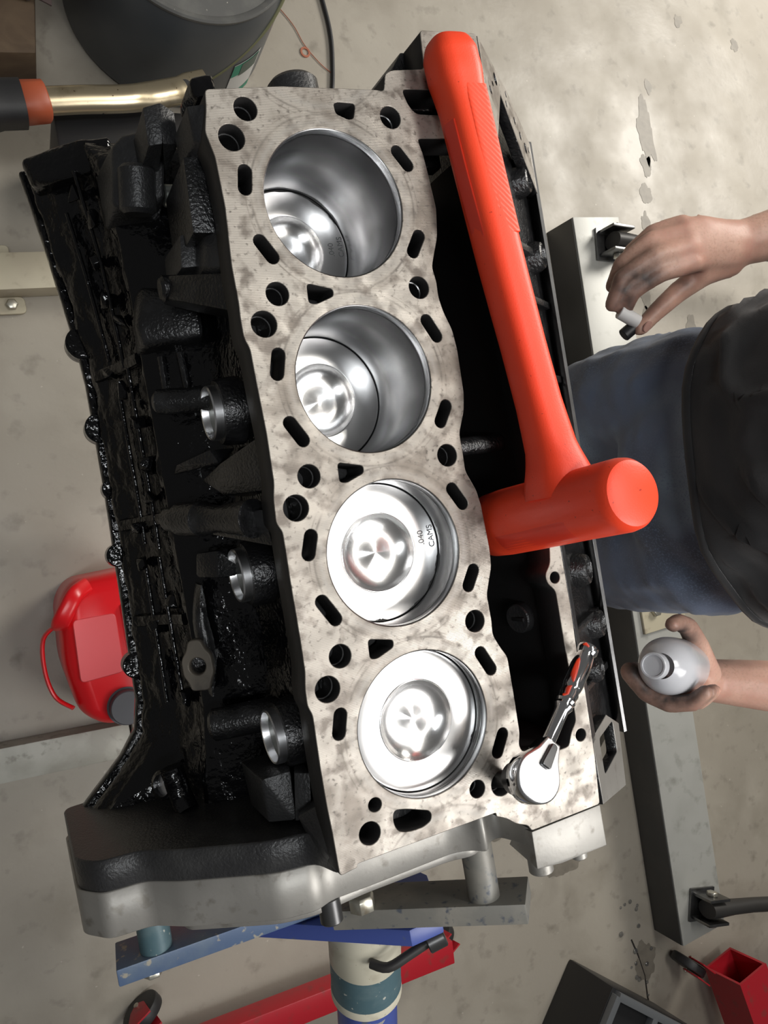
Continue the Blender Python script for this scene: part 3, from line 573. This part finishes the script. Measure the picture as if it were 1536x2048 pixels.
# ------------------------------------------------------------------ ratchet and socket
T = thing('ratchet', 'short chrome ratchet with round handle resting on the engine rail', 'ratchet', (0, 0, DECK))
c0 = Vector((51, -389, 39)); ce = Vector((127, -331, 15)); d = (ce - c0).normalized(); ax = (Vector((51, -389, 39)) - Vector((50.5, -403.6, -12))).normalized()
ax = (ax - d * ax.dot(d)).normalized(); sd = d.cross(ax).normalized()
M4 = Matrix(((d.x, sd.x, ax.x, c0.x * K), (d.y, sd.y, ax.y, c0.y * K), (d.z, sd.z, ax.z, c0.z * K), (0, 0, 0, 1)))
head = [(x, y) for x, y in circle(0, 0, 16.5, 36) if x < 9] 
head = sorted(head, key=lambda p: math.atan2(p[1], -p[0]))
head = head + [(17, 9), (27, 5.5), (27, -5.5), (17, -9)] if head[-1][1] > 0 else [(17, -9), (27, -5.5), (27, 5.5), (17, 9)][::-1] + head
rh_ = plate('ratchet_head', head, [], -7, 8, ['chrome_brushed', 'chrome'], T, 1.4, M4)
plate('selector_lever', roundpoly([(7, -4), (24, -2.5), (24, 2.5), (7, 4)], 2.4), [], 8, 11, ['steel_dark', 'steel_dark'], rh_, .8, M4)
L = (ce - c0).length
lathe('ratchet_handle', c0 + d * 22, d, [(0, 4.8), (6, 4.6), (30, 4.8), (34, 6.6), (36, 6.0), (38, 7.0), (41, 6.2), (44, 7.0), (47, 6.2), (49, 6.8), (52, 7.2), (68, 7.4), (L - 22, 6.4), (L - 20, 5.8), (L - 17, 7.4), (L - 14, 7.2), (L - 13.5, 5)], 'chrome', T, 32)
So = thing('socket', 'dark steel extension and socket standing in a head-bolt hole', 'socket', (0, 0, DECK))
sa = Vector((51, -389, 39)) - Vector((50.5, -403.6, -12)); sl_ = sa.length
lathe('socket_body', (50.5, -403.6, -12), sa, [(0, 5.6), (20, 5.8), (22, 6.4), (30, 6.6), (32, 11), (sl_ - 8, 12.5), (sl_ - 7.2, 11.5)], 'socket_black', So, 32)

# ------------------------------------------------------------------ engine stand
E_ = thing('engine_stand', 'blue and cream engine stand bolted to the rear of the block', 'engine stand', (0, 0, DECK))
def bar(name, p0, p1, h, y0, y1, m):
    a, b = Vector((p0[0], 0, p0[1])), Vector((p1[0], 0, p1[1])); d_ = (b - a).normalized(); w = Vector((-d_.z, 0, d_.x)) * h / 2
    return hull(name, [q + Vector((0, y, 0)) + s * w for q in (a, b) for y in (y0, y1) for s in (-1, 1)], m, E_, 1.5)
bar('arm', (-203, -222), (-18, -204), 46, -540, -526, 'blue_paint')
bar('arm', (-30, -158), (92, -58), 42, -534, -518, 'worn_grey')
bar('arm', (20, -240), (120, -330), 42, -540, -526, 'blue_paint')
rod('spacer', (-172, -460, -205), (-172, -526, -210), 13, 'teal_paint', E_)
rod('spacer', (62, -467, -74), (62, -519, -74), 12.5, 'worn_grey', E_)
rod('spacer', (100, -460, -300), (100, -527, -305), 12.5, 'worn_grey', E_)
hexbolt('bolt', (-178, -540, -208), (0, -1, 0), 8, 6, 'bolt_zinc', E_)
hexbolt('bolt', (-20, -519, -128), (0, 1, 0), 11, 12, 'bolt_zinc', E_)
hp_ = [(10, -112), (-55, -188), (-118, -250), (-90, -300), (40, -300), (64, -180), (40, -112)]
hull('head_plate', [(x, y, z) for x, z in hp_ for y in (-542, -556)], 'blue_bright', E_, 1.5)
rod('flange_bolt', (-70, -458, -52), (-70, -476, -52), 8, 'bolt_dark', E_)
t0, t1 = Vector((2, -556, -191)), Vector((6, -720, -256)); td = (t1 - t0)
lathe('sleeve', t0, td, [(0, 31), (2, 33), (51, 33), (52, 32.4), (53, 32.6), (87, 32.6), (88, 33), (97, 33.2), (99, 30), (102, 29)], ['cream_paint', 'teal_paint'], E_, 48, (True, True), [0, 0, 0, 1, 1, 1, 0, 0, 0])
t2 = t0 + td.normalized() * 100
lathe('pivot_tube', t2, td, [(0, 28.5), (620, 28.5)], 'blue_bright', E_, 40)
lathe('pin_hole', t2 + td.normalized() * 22 + Vector((-2, 6, 24)), (0, .35, 1), [(0, 9), (5.5, 9), (5.5, 6.5), (2, 6), (2, 0)], 'bolt_dark', E_, 24)
lp_ = sweep('lock_pin', spline([(-8, -588, -166), (2, -590, -154), (20, -584, -148), (40, -577, -143)], 4), [4.2] * 13, 'pipe_black', E_, 12)
rod('pin_knob', (37, -578, -144), (52, -574, -139), 9.5, 'bolt_dark', lp_)
# upright post down to the red base with its cross leg and casters
pt = t2 + td.normalized() * 610
hull('post', [(pt.x + a * 32, pt.y + b * 32 - 10, z) for a in (-1, 1) for b in (-1, 1) for z in (pt.z + 20, -1000)], 'blue_bright', E_, 3)
def leg(name, p0, p1, w, h, m, par):
    a, b = Vector(p0), Vector(p1); d_ = (b - a).normalized(); s = d_.cross(Vector((0, 0, 1))).normalized() * w / 2; u = Vector((0, 0, h / 2))
    return hull(name, [q + i * s + j * u for q in (a, b) for i in (-1, 1) for j in (-1, 1)], m, par, 2.5)
FZ = -1050
leg('cross_leg', (-150, -1098, FZ + 78), (440, -1138, FZ + 78), 46, 46, 'red_paint', E_)
def caster(cx, cy, par, ang=0, wr=36):
    R = Matrix.Rotation(ang, 3, 'Z'); c = Vector((cx, cy, FZ + wr))
    w = lathe('wheel', c - R @ Vector((0, 11, 0)), R @ Vector((0, 1, 0)), [(0, wr - 5), (2, wr - 1), (5, wr), (17, wr), (20, wr - 1), (22, wr - 5)], 'rubber', par, 32)
    for s in (-1, 1): hull('fork', [c + R @ Vector(q) for q in [(-14, s * 14, 6), (14, s * 14, 6), (-30, s * 14, wr + 12), (20, s * 14, wr + 12), (-14, s * 17, 6), (14, s * 17, 6), (-30, s * 17, wr + 12), (20, s * 17, wr + 12), (0, s * 14, -8), (0, s * 17, -8)]], 'red_paint', par, .6)
    rod('axle', c - R @ Vector((0, 20, 0)), c + R @ Vector((0, 20, 0)), 4.5, 'bolt_zinc', par)
caster(-150, -1030, E_, .5); caster(440, -1135, E_, .5)

# ------------------------------------------------------------------ red caster leg at the lower right
Lg = thing('hoist_leg', 'red square tube leg with an open end and black caster', 'hoist leg', (0, 0, DECK))
c1 = Vector((1190, -1490, FZ + 95)); dl = Vector((.14, -.985, .10)).normalized(); ss = dl.cross(Vector((0, 0, 1))).normalized(); uu = ss.cross(dl)
def tubebox(name, c, dd, length, w, h, t, m, par):
    s = dd.cross(Vector((0, 0, 1))).normalized(); u = s.cross(dd); secs = []
    for tt, k in [(length, 1), (0, 1), (0, 0), (length * .5, 0)]:
        a, b = (w / 2, h / 2) if k else (w / 2 - t, h / 2 - t)
        secs.append([c + dd * tt + s * x * a + u * y * b for x, y in ((-1, -1), (1, -1), (1, 1), (-1, 1))])
    return loft(name, secs, m, par, True, False)
tubebox('square_tube', c1, dl, 700, 95, 110, 6, 'red_paint', Lg)
caster(1092, -1470, Lg, 2.3, 42)

# ------------------------------------------------------------------ grey steel beam lying beyond the block, its clevises and pipes
BR = thing('box_girder', 'long grey painted steel girder on the floor behind the mechanic', 'girder', (1.13, -.51, 0))
hull('girder_body', [(-70, 868, 0), (70, 868, 0), (-70, 868, 96), (70, 868, 96), (-88, -872, 0), (52, -872, 0), (-92, -868, 96), (48, -868, 96)], 'beam_paint', BR, 2)
hull('girder_shade_sheet', [(-72.5, 866, 1), (-70, 866, 1), (-72.5, 866, 93), (-70, 866, 93), (-90.5, -870, 1), (-88, -870, 1), (-94.5, -866, 93), (-92, -866, 93)], 'girder_shade', BR, .4)  # thin dark sheet added over the near face to keep it shaded
plate('bolt_plate', [(-62, -120), (72, -120), (72, 60), (-62, 60)], [], 96, 104, ['beam_cream', 'beam_cream'], BR, 1)
for (x, y) in [(-22, -72), (38, -40), (-20, 20)]: hexbolt('bolt', (x, y, 104), (0, 0, 1), 13, 12, 'bolt_zinc', BR)
def clevis(x, y, dirv, par_label, end):
    o = thing('clevis_pipe', par_label, 'pipe', (x * K, y * K, .098)); dv = Vector(dirv).normalized(); s = Vector((-dv.y, dv.x, 0))
    for q in (-1, 1):
        pts = [dv * a + s * (q * 27 + t) + Vector((0, 0, z)) for a in (-32, 32) for t in (-3.5, 3.5) for z in (0, 58)]
        cp_ = hull('clevis_plate', pts, 'steel_dark', o, 1.5)
        hexbolt('bolt', s * (q * 31) + Vector((0, 0, 32)), s * q, 13, 9, 'bolt_zinc', cp_)
    hull('clevis_base', [dv * a + s * b + Vector((0, 0, z)) for a in (-38, 38) for b in (-38, 38) for z in (-1, 5)], 'steel_dark', o, 1)
    L_ = Vector(end).length; e = Vector(end)
    sweep('pipe', [Vector((0, 0, 32)) - dv * 14, Vector((0, 0, 32)) + dv * 22, Vector((0, 0, 32)) + dv * 50 + e * .02, Vector((0, 0, 32)) + dv * 90 + e * .06, Vector((0, 0, 32)) + e], [(20, 26), (20, 26), (17, 22), (17, 17), (17, 17)], 'pipe_black', o, 20)
    return o
clevis(1150, 288, (1, -.12, 0), 'black pipe bolted to the girder end, reaching behind the raised hand', (620, -60, 20))
clevis(1110, -1300, (1, -.30, 0), 'black pipe bolted in a clevis at the lower end of the grey girder', (760, -260, 10))
# near beams on the left
bl = thing('cream_girder', 'cream painted steel girder on the floor at the upper left', 'girder', (-.30, .283, 0))
hull('girder_body', [(-260, -32, 0), (340, -29, 0), (-260, 32, 0), (340, 35, 0), (-260, -32, 52), (340, -29, 52), (-260, 32, 52), (340, 35, 52)], 'beam_cream', bl, 3)
plate('bolt_tab', roundpoly([(120, -60), (172, -60), (172, -30), (120, -30)], 10), [], 0, 8, ['beam_cream', 'beam_cream'], bl, 1)
hexbolt('bolt', (150, -44, 8), (0, 0, 1), 10, 9, 'bolt_zinc', bl)
plate('bolt_tab', roundpoly([(90, 32), (160, 32), (160, 56), (90, 56)], 8), [], 0, 24, ['beam_cream', 'beam_cream'], bl, 1)
b2 = thing('pale_girder', 'stained pale steel girder on the floor beside the red can', 'girder', (-.30, -.53, 0))
hull('girder_body', [(-200, -18, 0), (212, -50, 0), (-200, 40, 0), (212, 8, 0), (-200, -18, 52), (212, -50, 52), (-200, 40, 52), (212, 8, 52)], 'beam_left', b2, 2)
box('end_bracket', (240, -26, 34), (54, 82, 60), 'beam_left', b2, 4, (0, 0, -.1))

# ------------------------------------------------------------------ red can
CN = thing('fuel_can', 'red plastic fuel can with a grey screw cap under the skirt', 'can', (-.095, -.36, 0))
def can_ring(z, g, sh=0):
    pts = roundpoly([(-78 + g, 78), (-52 + g, 112 - g), (60 - g, 114 - g), (72 - g, 60), (72 - g, -116 + g), (40, -130 + g), (-40, -126 + g), (-74 + g, -96), (-86 + g, -20)], 24, 5)
    return [(x, y + sh, z) for x, y in pts]
loft('can_body', [can_ring(0, 8), can_ring(6, 1), can_ring(170, 0), can_ring(192, 4), can_ring(204, 14), can_ring(209, 28)], 'red_plastic', CN, True, True, True, 0, 50, 60)
lb = plate('label_recess', roundpoly([(-62, 52), (2, 50), (0, -44), (-66, -46)], 8), [], 208, 211, ['red_label', 'red_plastic'], CN, 1.2)
hull('top_rib', [(10, 62, 208), (26, 62, 208), (10, -70, 208), (26, -70, 208), (12, 58, 217), (24, 58, 217), (12, -66, 217), (24, -66, 217)], 'red_plastic', CN, 3)
sweep('handle', spline([(-34, 100, 205), (-52, 92, 228), (-66, 74, 232), (-78, 56, 226), (-80, 48, 200)], 5), [(13, 9)] * 21, 'red_plastic', CN, 14, 3)
lathe('cap', (-6, -98, 206), (0, 0, 1), [(0, 30), (4, 30), (4, 27), (22, 26.5), (24, 25), (24, 0)], 'grey_cap', CN, 40)
hs = sweep('side_handle', spline([(-80, 50, 190), (-106, 30, 180), (-112, -20, 178), (-104, -62, 180), (-82, -84, 190)], 5), [(3.5, 9)] * 21, 'red_plastic', CN, 10)

# ------------------------------------------------------------------ grey drum, label, wood, rubbish, lever, cable, washer
D = thing('drum', 'dark grey plastic drum with a dusty lid and green label', 'drum', (.215, .795, 0))
lathe('drum_body', (0, 0, 0), (0, 0, 1), [(0, 180), (8, 188), (20, 190), (180, 183), (225, 179), (248, 172), (250, 168)], 'drum_plastic', D, 96)
lathe('lid', (0, 0, 249), (0, 0, 1), [(0, 174), (6, 175), (9, 172), (8, 166), (5, 162), (5, 0)], 'drum_lid', D, 96)
def wrap(name, a0, a1, z0, z1, m, par, off=1.0, skew=0, n=14):
    bm = bmesh.new(); rows = []
    for j in range(6):
        z = z0 + (z1 - z0) * j / 5; r = 190 - (z - 20) * 7 / 160 + off if z < 180 else 183 - (z - 180) * 4 / 45 + off
        rows.append([bm.verts.new(Vector((r * math.cos(math.radians(a0 + (a1 - a0) * i / n + skew * j)), r * math.sin(math.radians(a0 + (a1 - a0) * i / n + skew * j)), z)) * K) for i in range(n + 1)])
    for j in range(5):
        for i in range(n): bm.faces.new((rows[j][i], rows[j][i + 1], rows[j + 1][i + 1], rows[j + 1][i]))
    return finish(name, bm_mesh(bm, name), m, par)
lbw = wrap('drum_label', -66, -44, 12, 130, 'label_white', D)
wrap('label_patch', -66, -46, 92, 128, 'label_green', lbw, 1.5); wrap('label_patch', -60, -46, 88, 126, 'label_dark', lbw, 2.0); wrap('label_patch', -66, -44, 12, 30, 'label_green', lbw, 1.5)
sweep('seam_cord', spline([(-58, -182, 8), (-10, -188, 60), (60, -174, 130), (124, -134, 195), (160, -84, 244)], 6), [3.5] * 25, 'drum_edge', D, 8)
Wd = thing('wood_block', 'rough brown wooden block in the upper left corner', 'block', (-.075, .70, 0))
hull('block_body', [(-130, -85, 0), (30, -78, 0), (60, 120, 0), (-140, 120, 0), (-128, -80, 110), (26, -74, 118), (54, 118, 112), (-138, 118, 104)], 'wood', Wd, 4)
Cb = thing('cardboard_flap', 'torn brown cardboard lying on the wooden block', 'cardboard', (-.075, .76, .122))
hull('flap', [(-120, -20, 0), (30, -50, 0), (52, 20, 2), (20, 90, 0), (-120, 80, 0), (-120, -20, 6), (30, -50, 5), (52, 20, 8), (20, 90, 6), (-120, 80, 6)], 'cardboard', Cb, 1)
hull('loose_flap', [(20, -40, 8), (62, -62, 10), (78, 20, 14), (30, 60, 12), (20, -40, 12), (62, -62, 14), (78, 20, 18), (30, 60, 16)], 'cardboard', Cb, 1)
Sc = thing('scrap_bracket', 'small chromed scrap bracket at the left edge', 'scrap', (-.135, .56, 0))
sweep('bracket_strip', [(-60, 60, 10), (-20, 30, 16), (5, 10, 12), (-10, -20, 10), (-50, -15, 14)], [(8, 2)] * 5, 'chrome_brushed', Sc, 8)
rod('scrap_puck', (-45, 5, 0), (-45, 5, 14), 24, 'black_plastic', Sc)
SB = thing('dark_crate', 'low black crate under the brass-coloured lever', 'crate', (.02, .42, 0))
hull('crate_body', [(-70, -40, 0), (150, -40, 0), (-70, 60, 0), (150, 60, 0), (-74, -44, 224), (154, -44, 224), (-74, 64, 224), (154, 64, 224)], 'black_plastic', SB, 4)
LV = thing('lever', 'pale brass lever with black rubber grip and orange band', 'lever', (0, 0, DECK))
zl = -790
sweep('shaft', spline([(-100, 467.0, zl), (-20, 476.0, zl), (60, 483.0, zl), (130, 498.0, zl), (190, 514.0, zl)], 5), [(21, 18)] * 12 + [(22, 15)] * 5 + [(26, 9)] * 4, 'brass', LV, 24)
sweep('grip', spline([(-330, 454.0, zl), (-240, 456.0, zl), (-160, 460.0, zl), (-98, 465.0, zl)], 5), [(38, 32)] * 12 + [(34, 30)] * 4, 'rubber', LV, 24, 2.6)
sweep('band', [(-102, 466.0, zl), (-98, 466.5, zl), (-66, 470.5, zl), (-63, 471.0, zl)], [(28, 25), (30, 27), (29, 26), (25, 23)], 'orange_band', LV, 24, 2.6)
lathe('shaft_hole', (150, 505.0, zl + 8), (0, 0, 1), [(0, 9), (3.5, 9), (3.6, 0)], 'cast_dark', LV, 24)
CB = thing('cable', 'thin black cable on the floor above the block', 'cable', (0, 0, 0))
sweep('cable_run', spline([(545, 960, 5), (556, 870, 5), (563, 790, 5), (556, 720, 5), (540, 650, 5), (500, 560, 5)], 6), 4.5, 'rubber', CB, 10)
CW = thing('copper_washer', 'small copper sealing washer lying on the concrete', 'washer', (.4986, .743, 0))
lathe('washer_ring', (0, 0, 0), (0, 0, 1), [(0, 7), (0, 11), (2.5, 11), (2.5, 7), (0, 7)], 'copper', CW, 32, (False, False))

WR = thing('thin_wire', 'hair-thin copper wire trailing from the washer', 'wire', (0, 0, 0))
sweep('wire_strand', spline([(440, 850, 2), (480, 800, 2), (500, 757, 2), (530, 720, 2), (556, 700, 2)], 5), .9, 'copper', WR, 6)
cr = sweep('floor_crack', [(-35, -1375, .3), (-22, -1420, .3), (-12, -1475, .3), (-14, -1530, .3), (-4, -1620, .3)], (2.2, .5), 'floor_oil', fl, 6)
# ------------------------------------------------------------------ black drain tray at the bottom edge
TR = thing('drain_tray', 'black plastic tray with a grey rim at the bottom edge', 'tray', (.80, -1.54, 0))
R_ = Matrix.Rotation(-.75, 3, 'Z')
def trr(p): return R_ @ Vector(p)
hull('tray_body', [trr((a * 150, b * 130, 0)) for a in (-1, 1) for b in (-1, 1)] + [trr((a * 156, b * 136, 150)) for a in (-1, 1) for b in (-1, 1)], 'black_plastic', TR, 6)
for (a, b) in [((-145, 125), (145, 125)), ((145, 125), (145, -125)), ((-20, 125), (-20, -125)), ((-145, 125), (-145, -125)), ((145, -125), (-145, -125))]:
    sweep('rim_bar', [trr((a[0], a[1], 158)), trr(((a[0] + b[0]) / 2, (a[1] + b[1]) / 2, 158)), trr((b[0], b[1], 158))], [(9, 9)] * 3, 'grey_trim', TR, 8, 5)

# ------------------------------------------------------------------ the mechanic
def blob_mesh(chains, vox, smooth_it, name):
    """tapered limbs of overlapping balls and lofts fused into one continuous skin"""
    tb = bmesh.new(); bmesh.ops.create_icosphere(tb, subdivisions=2, radius=1.0); tb.verts.index_update()
    TV = [v.co.copy() for v in tb.verts]; TF = [[v.index for v in f.verts] for f in tb.faces]; tb.free(); V, F = [], []
    for ch in chains:
        for (p, r), (q, s) in zip(ch, ch[1:]):
            p, q = Vector(p), Vector(q); L_ = (q - p).length
            ra = r if isinstance(r, tuple) else (r, r, r); sa_ = s if isinstance(s, tuple) else (s, s, s)
            n = max(2, int(L_ / (min(ra + sa_) * .3)) + 1)
            for i in range(n + 1):
                t = i / n; c = p.lerp(q, t); x, y, z = [ra[k] + (sa_[k] - ra[k]) * t for k in range(3)]; b0 = len(V)
                V += [((v.x * x + c.x) * K, (v.y * y + c.y) * K, (v.z * z + c.z) * K) for v in TV]
                F += [[b0 + i_ for i_ in f] for f in TF]
    me = bpy.data.meshes.new(name + '_raw'); me.from_pydata(V, [], F)
    o = bpy.data.objects.new(name + '_raw', me); COL.objects.link(o)
    m1 = o.modifiers.new('r', 'REMESH'); m1.mode = 'VOXEL'; m1.voxel_size = vox * K
    m2 = o.modifiers.new('s', 'SMOOTH'); m2.factor = .5; m2.iterations = smooth_it
    dg = bpy.context.evaluated_depsgraph_get(); out = bpy.data.meshes.new_from_object(o.evaluated_get(dg)); out.name = name
    bpy.data.objects.remove(o); return out
z0 = -DECK / K
# right hand (upper in the picture): back of the hand up, small block pinched between finger and thumb
RW = (640, 36, -200)
arm_r = [[((850, 20, 340), 62), ((885, 32, 190), 56), ((905, 44, 40), 46), ((800, 48, -122), 42), ((700, 44, -184), (38, 34, 30)), (RW, (28, 29, 23))]]
palm_r = [[(RW, (26, 28, 22)), ((606, 34, -202), (26, 32, 21)), ((572, 38, -204), (24, 34, 18)), ((548, 34, -206), (16, 34, 16))],
          [((620, 14, -212), (22, 18, 18)), ((580, 4, -222), (20, 15, 17))]]
fing_r = [[((548, 14, -204), 13.5), ((508, 6, -214), 10.8), ((482, -8, -236), 9.6), ((478, -30, -252), 8.4)],
          [((546, 32, -202), 14), ((500, 26, -212), 11.2), ((468, 10, -236), 10), ((462, -18, -254), 8.8)],
          [((546, 50, -206), 13), ((506, 48, -222), 10.6), ((480, 30, -246), 9.4), ((474, 6, -262), 8.2)],
          [((552, 64, -212), 11.5), ((522, 62, -230), 9.2), ((502, 46, -250), 8.4), ((498, 28, -262), 7.4)],
          [((588, 6, -224), 16), ((552, -12, -234), 13.6), ((520, -32, -242), 11.6), ((494, -50, -246), 9.8)]]
BA = Vector((-.80, .27, .54)).normalized(); BC = Vector((446, -452, -236)); BS = Vector((BA.y, -BA.x, 0)).normalized() * -1; BU = BA.cross(BS).normalized()
if BU.z < 0: BU = -BU
def around(t, ang, r): a_ = math.radians(ang); q = BC + BA * t + (Vector((0, -1, 0)) * math.cos(a_) + BU * math.sin(a_)) * r; return tuple(q)
LW = (566, -510, -300)
arm_l = [[((850, -500, 340), 62), ((885, -540, 190), 56), ((890, -570, 20), 46), ((745, -556, -185), 42), ((640, -532, -262), (38, 35, 33)), (LW, (29, 29, 28))]]
palm_l = [[(LW, (28, 28, 27)), ((540, -508, -292), (27, 26, 29)), ((514, -504, -282), (26, 22, 32))]]
fing_l = []
for j, tt in enumerate((14, -6, -26, -45)):
    ch = [((511 - j * 3 + tt * -.4, -512, -292 + tt * .5), 14)]
    for a_, rr in [(-50, 13.2), (-15, 12.4), (18, 11.4), (52, 10.4), (80, 9.2)]: ch.append((around(tt + (4 if j == 0 else 0), a_ - 22, 46), rr * (.9 if j == 3 else 1)))
    fing_l.append(ch)
fing_l.append([((540, -490, -270), 17), ((516, -448, -256), 14.5), ((490, -416, -242), 12.6), ((468, -404, -234), 11), ((452, -403, -228), 9.6)])
torso = [[((640, -235, -330), (110, 165, 60)), ((640, -235, -210), (118, 165, 70)), ((645, -235, -80), (120, 158, 70)), ((690, -235, 80), (115, 165, 80)), ((750, -235, 230), (110, 180, 80)), ((790, -235, 330), (85, 190, 60))],
         [((790, -235, 330), (80, 150, 50)), ((800, -235, 400), 62), ((795, -235, 450), 56)],
         [((790, -235, 450), 58), ((778, -235, 520), (90, 72, 80)), ((778, -235, 600), (100, 78, 90)), ((788, -235, 640), (92, 76, 85))],
         [((692, -235, 572), 12), ((676, -235, 548), 14)], [((700, -255, 520), 9), ((700, -215, 520), 9)], [((785, -318, 570), (14, 7, 20)), ((789, -318, 545), (10, 6, 14))], [((785, -152, 570), (14, 7, 20)), ((789, -152, 545), (10, 6, 14))],
         [((790, -400, 330), 70), ((850, -500, 340), 64)], [((790, -70, 330), 70), ((850, 20, 340), 64)]]
me = blob_mesh(torso + arm_r + palm_r + fing_r + arm_l + palm_l + fing_l, 4.0, 4, 'person')
# hand grease: dark around the fingertips and the web of the thumb
at = me.attributes.new('grime', 'FLOAT', 'POINT'); vals = []
cR, cL = Vector((484, -8, -235)) * K, BC * K
for v in me.vertices:
    a = max(0, 1 - max(0, (v.co - cR).length - .018) / .048); w = max(0, 1 - (v.co - Vector((548, -2, -215)) * K).length / .03)
    b_ = max(0, 1 - max(0, (v.co - cL).length - .044) / .028)
    vals.append(min(1, max(a, w, b_)))
at.data.foreach_set('value', vals)
person = finish('person', me, 'skin', None, True, 180); person.location = (0, 0, DECK)
tag(person, 'mechanic in black shirt and blue jeans holding a clear bottle', 'person')
# nail on the thumb
nl = lathe('thumbnail', (0, 0, 0), (0, 0, 1), [(0, 6.6), (1.2, 6.2), (1.6, 0)], 'nail', person, 20); nl.location = Vector((497, -50, -237.5)) * K; nl.scale = (1.25, .9, 1); nl.rotation_euler = (.5, -.1, .55)
# shirt
def ring(cx, cy, rx, ry, z, n, wr, seed, tilt=0):
    o = []
    for i in range(n):
        t = 2 * math.pi * i / n; k = 1 + wr * noise.noise(Vector((math.cos(t) * 2.2 + seed, math.sin(t) * 2.2, z * .012))) + wr * .7 * math.sin(5 * t + z * .03 + seed) * .5
        o.append((cx + rx * k * math.cos(t), cy + ry * k * math.sin(t), z + tilt * math.cos(t) * 1.0))
    return o
sh = []
prof = [(-212, 634, 160, 196, -26), (-206, 634, 168, 202, -26), (-196, 634, 170, 203, -24), (-170, 632, 166, 199, -20), (-130, 628, 158, 192, -14), (-80, 634, 152, 186, -8), (-20, 652, 148, 184, 0), (60, 680, 144, 188, 0), (150, 715, 140, 200, 0), (250, 755, 132, 216, 0), (330, 788, 108, 220, 0), (375, 796, 82, 140, 0), (396, 799, 70, 80, 0)]
for (z, cx, rx, ry, tl) in prof: sh.append(ring(cx, -238, rx, ry, z, 96, .05 if z < 300 else .01, 3.0, tl))
inner = [ring(634, -238, 152, 188, -206, 96, .05, 3.0, -26)]
allr = inner + sh
rings = [allr[0]]
for A_, B_ in zip(allr[1:], allr[2:]):
    m_ = max(1, int(abs(A_[0][2] - B_[0][2]) / 9))
    for k in range(m_): rings.append([tuple(Vector(p).lerp(Vector(q), k / m_)) for p, q in zip(A_, B_)])
rings.append(allr[-1])
for j, rg in enumerate(rings):
    for i, p in enumerate(rg):
        v_ = Vector(p); w_ = noise.noise(Vector((v_.y * .010 + v_.z * .016, v_.z * .012 - v_.y * .006, v_.x * .008)))
        fold = (1 - abs(w_) * 3.2) if abs(w_) < .31 else 0
        g_ = 14 * fold ** 2 + 7 * noise.noise(v_ * .03); f_ = min(1, max(0, (j - 2) / 6))
        d_ = Vector((v_.x - 634, v_.y + 238, 0)).normalized(); rg[i] = tuple(v_ + d_ * g_ * f_)
ts_ = loft('t_shirt', rings, 'shirt_black', person, False, True, True, 0, 22, 180)
sweep('shirt_hem', [Vector(p) for p in ring(634, -238, 171, 205, -205, 48, .05, 3.0, -26)] + [Vector(ring(634, -238, 171, 205, -205, 48, .05, 3.0, -26)[0])], [(3, 6)] * 49, 'shirt_black', ts_, 8, None, False)
for ch in ([((775, -120, 318), 92), ((815, -45, 336), 88), ((852, 20, 340), 80), ((884, 32, 190), 68), ((894, 38, 130), 66)], [((775, -350, 318), 92), ((815, -430, 336), 88), ((852, -500, 340), 80), ((884, -540, 190), 68), ((888, -552, 130), 66)]):
    finish('sleeve', blob_mesh([ch], 6, 4, 'sleeve'), 'shirt_black', ts_, True, 180)
# jeans: hips and two legs fused, down to the boots
jm = blob_mesh([[((634, -238, -120), (140, 178, 60)), ((630, -238, -210), (146, 182, 70)), ((628, -238, -300), (142, 184, 80))],
                [((625, -140, -300), (118, 98, 80)), ((620, -130, -450), 94), ((640, -128, -640), 72), ((660, -130, -990), 62)],
                [((625, -340, -300), (118, 98, 80)), ((620, -350, -450), 94), ((640, -352, -640), 72), ((660, -350, -990), 62)]], 7, 6, 'jeans')
jn = [v.normal.copy() for v in jm.vertices]
for v, nv in zip(jm.vertices, jn):
    q = v.co; s_ = noise.noise(Vector((q.x * 14, q.y * 9 + q.z * 6, q.z * 20))) * .007 + noise.noise(q * 40) * .0025; v.co = q + nv * s_
finish('jeans', jm, 'denim', person, True, 180)
for y in (-130, -350):
    hull('boot', [(480, y - 45, z0 + 1), (480, y + 45, z0 + 1), (730, y - 42, z0 + 1), (730, y + 42, z0 + 1), (470, y - 30, z0 + 45), (470, y + 30, z0 + 45), (590, y - 48, z0 + 95), (590, y + 48, z0 + 95), (720, y - 45, z0 + 110), (720, y + 45, z0 + 110)], 'rubber', person, 14, 3)
hr_ = blob_mesh([[((800, -235, 620), (98, 82, 80)), ((793, -235, 660), (96, 80, 70))]], 6, 3, 'hair')
finish('hair', hr_, 'rubber', person, True, 180)
for ey in (-265, -205):
    e_ = lathe('eye', (692, ey, 582), (-1, 0, 0), [(0, 11), (5, 9.5), (8, 5), (8.6, 0)], ['label_white', 'carbon'], person, 20, (True, False), [0, 0, 1])
# things in the hands
er = thing('marker_stub', 'small white stub pinched between finger and thumb', 'stub', (.4795, -.0385, DECK - .2485))
rod('stub_body', (-9, 12, -3), (12, -4, 3), 8.5, 'white_eraser', er, 24, .8)
rod('stub_cap', (-2, -16, -10), (10, -8, -4), 8.0, 'black_plastic', er, 24, .8)
bt = thing('squeeze_bottle', 'frosted clear plastic bottle gripped in the fist', 'bottle', tuple(BC * K + Vector((0, 0, DECK))))
lathe('bottle_body', -BA * 70, BA, [(0, 30), (3, 33.5), (60, 34), (84, 33.5), (98, 30.5), (108, 25), (115, 17), (117, 14.5)], 'frosted_plastic', bt, 56, (True, False))
lathe('bottle_cap', BA * 46.5 + Vector((-2, 0, -6)), BA + Vector((-.05, .02, -.12)), [(0, 15.5), (9, 15), (10, 14), (10, 12.2), (8.5, 11.8), (8.5, 0)], 'frosted_plastic', bt, 40)
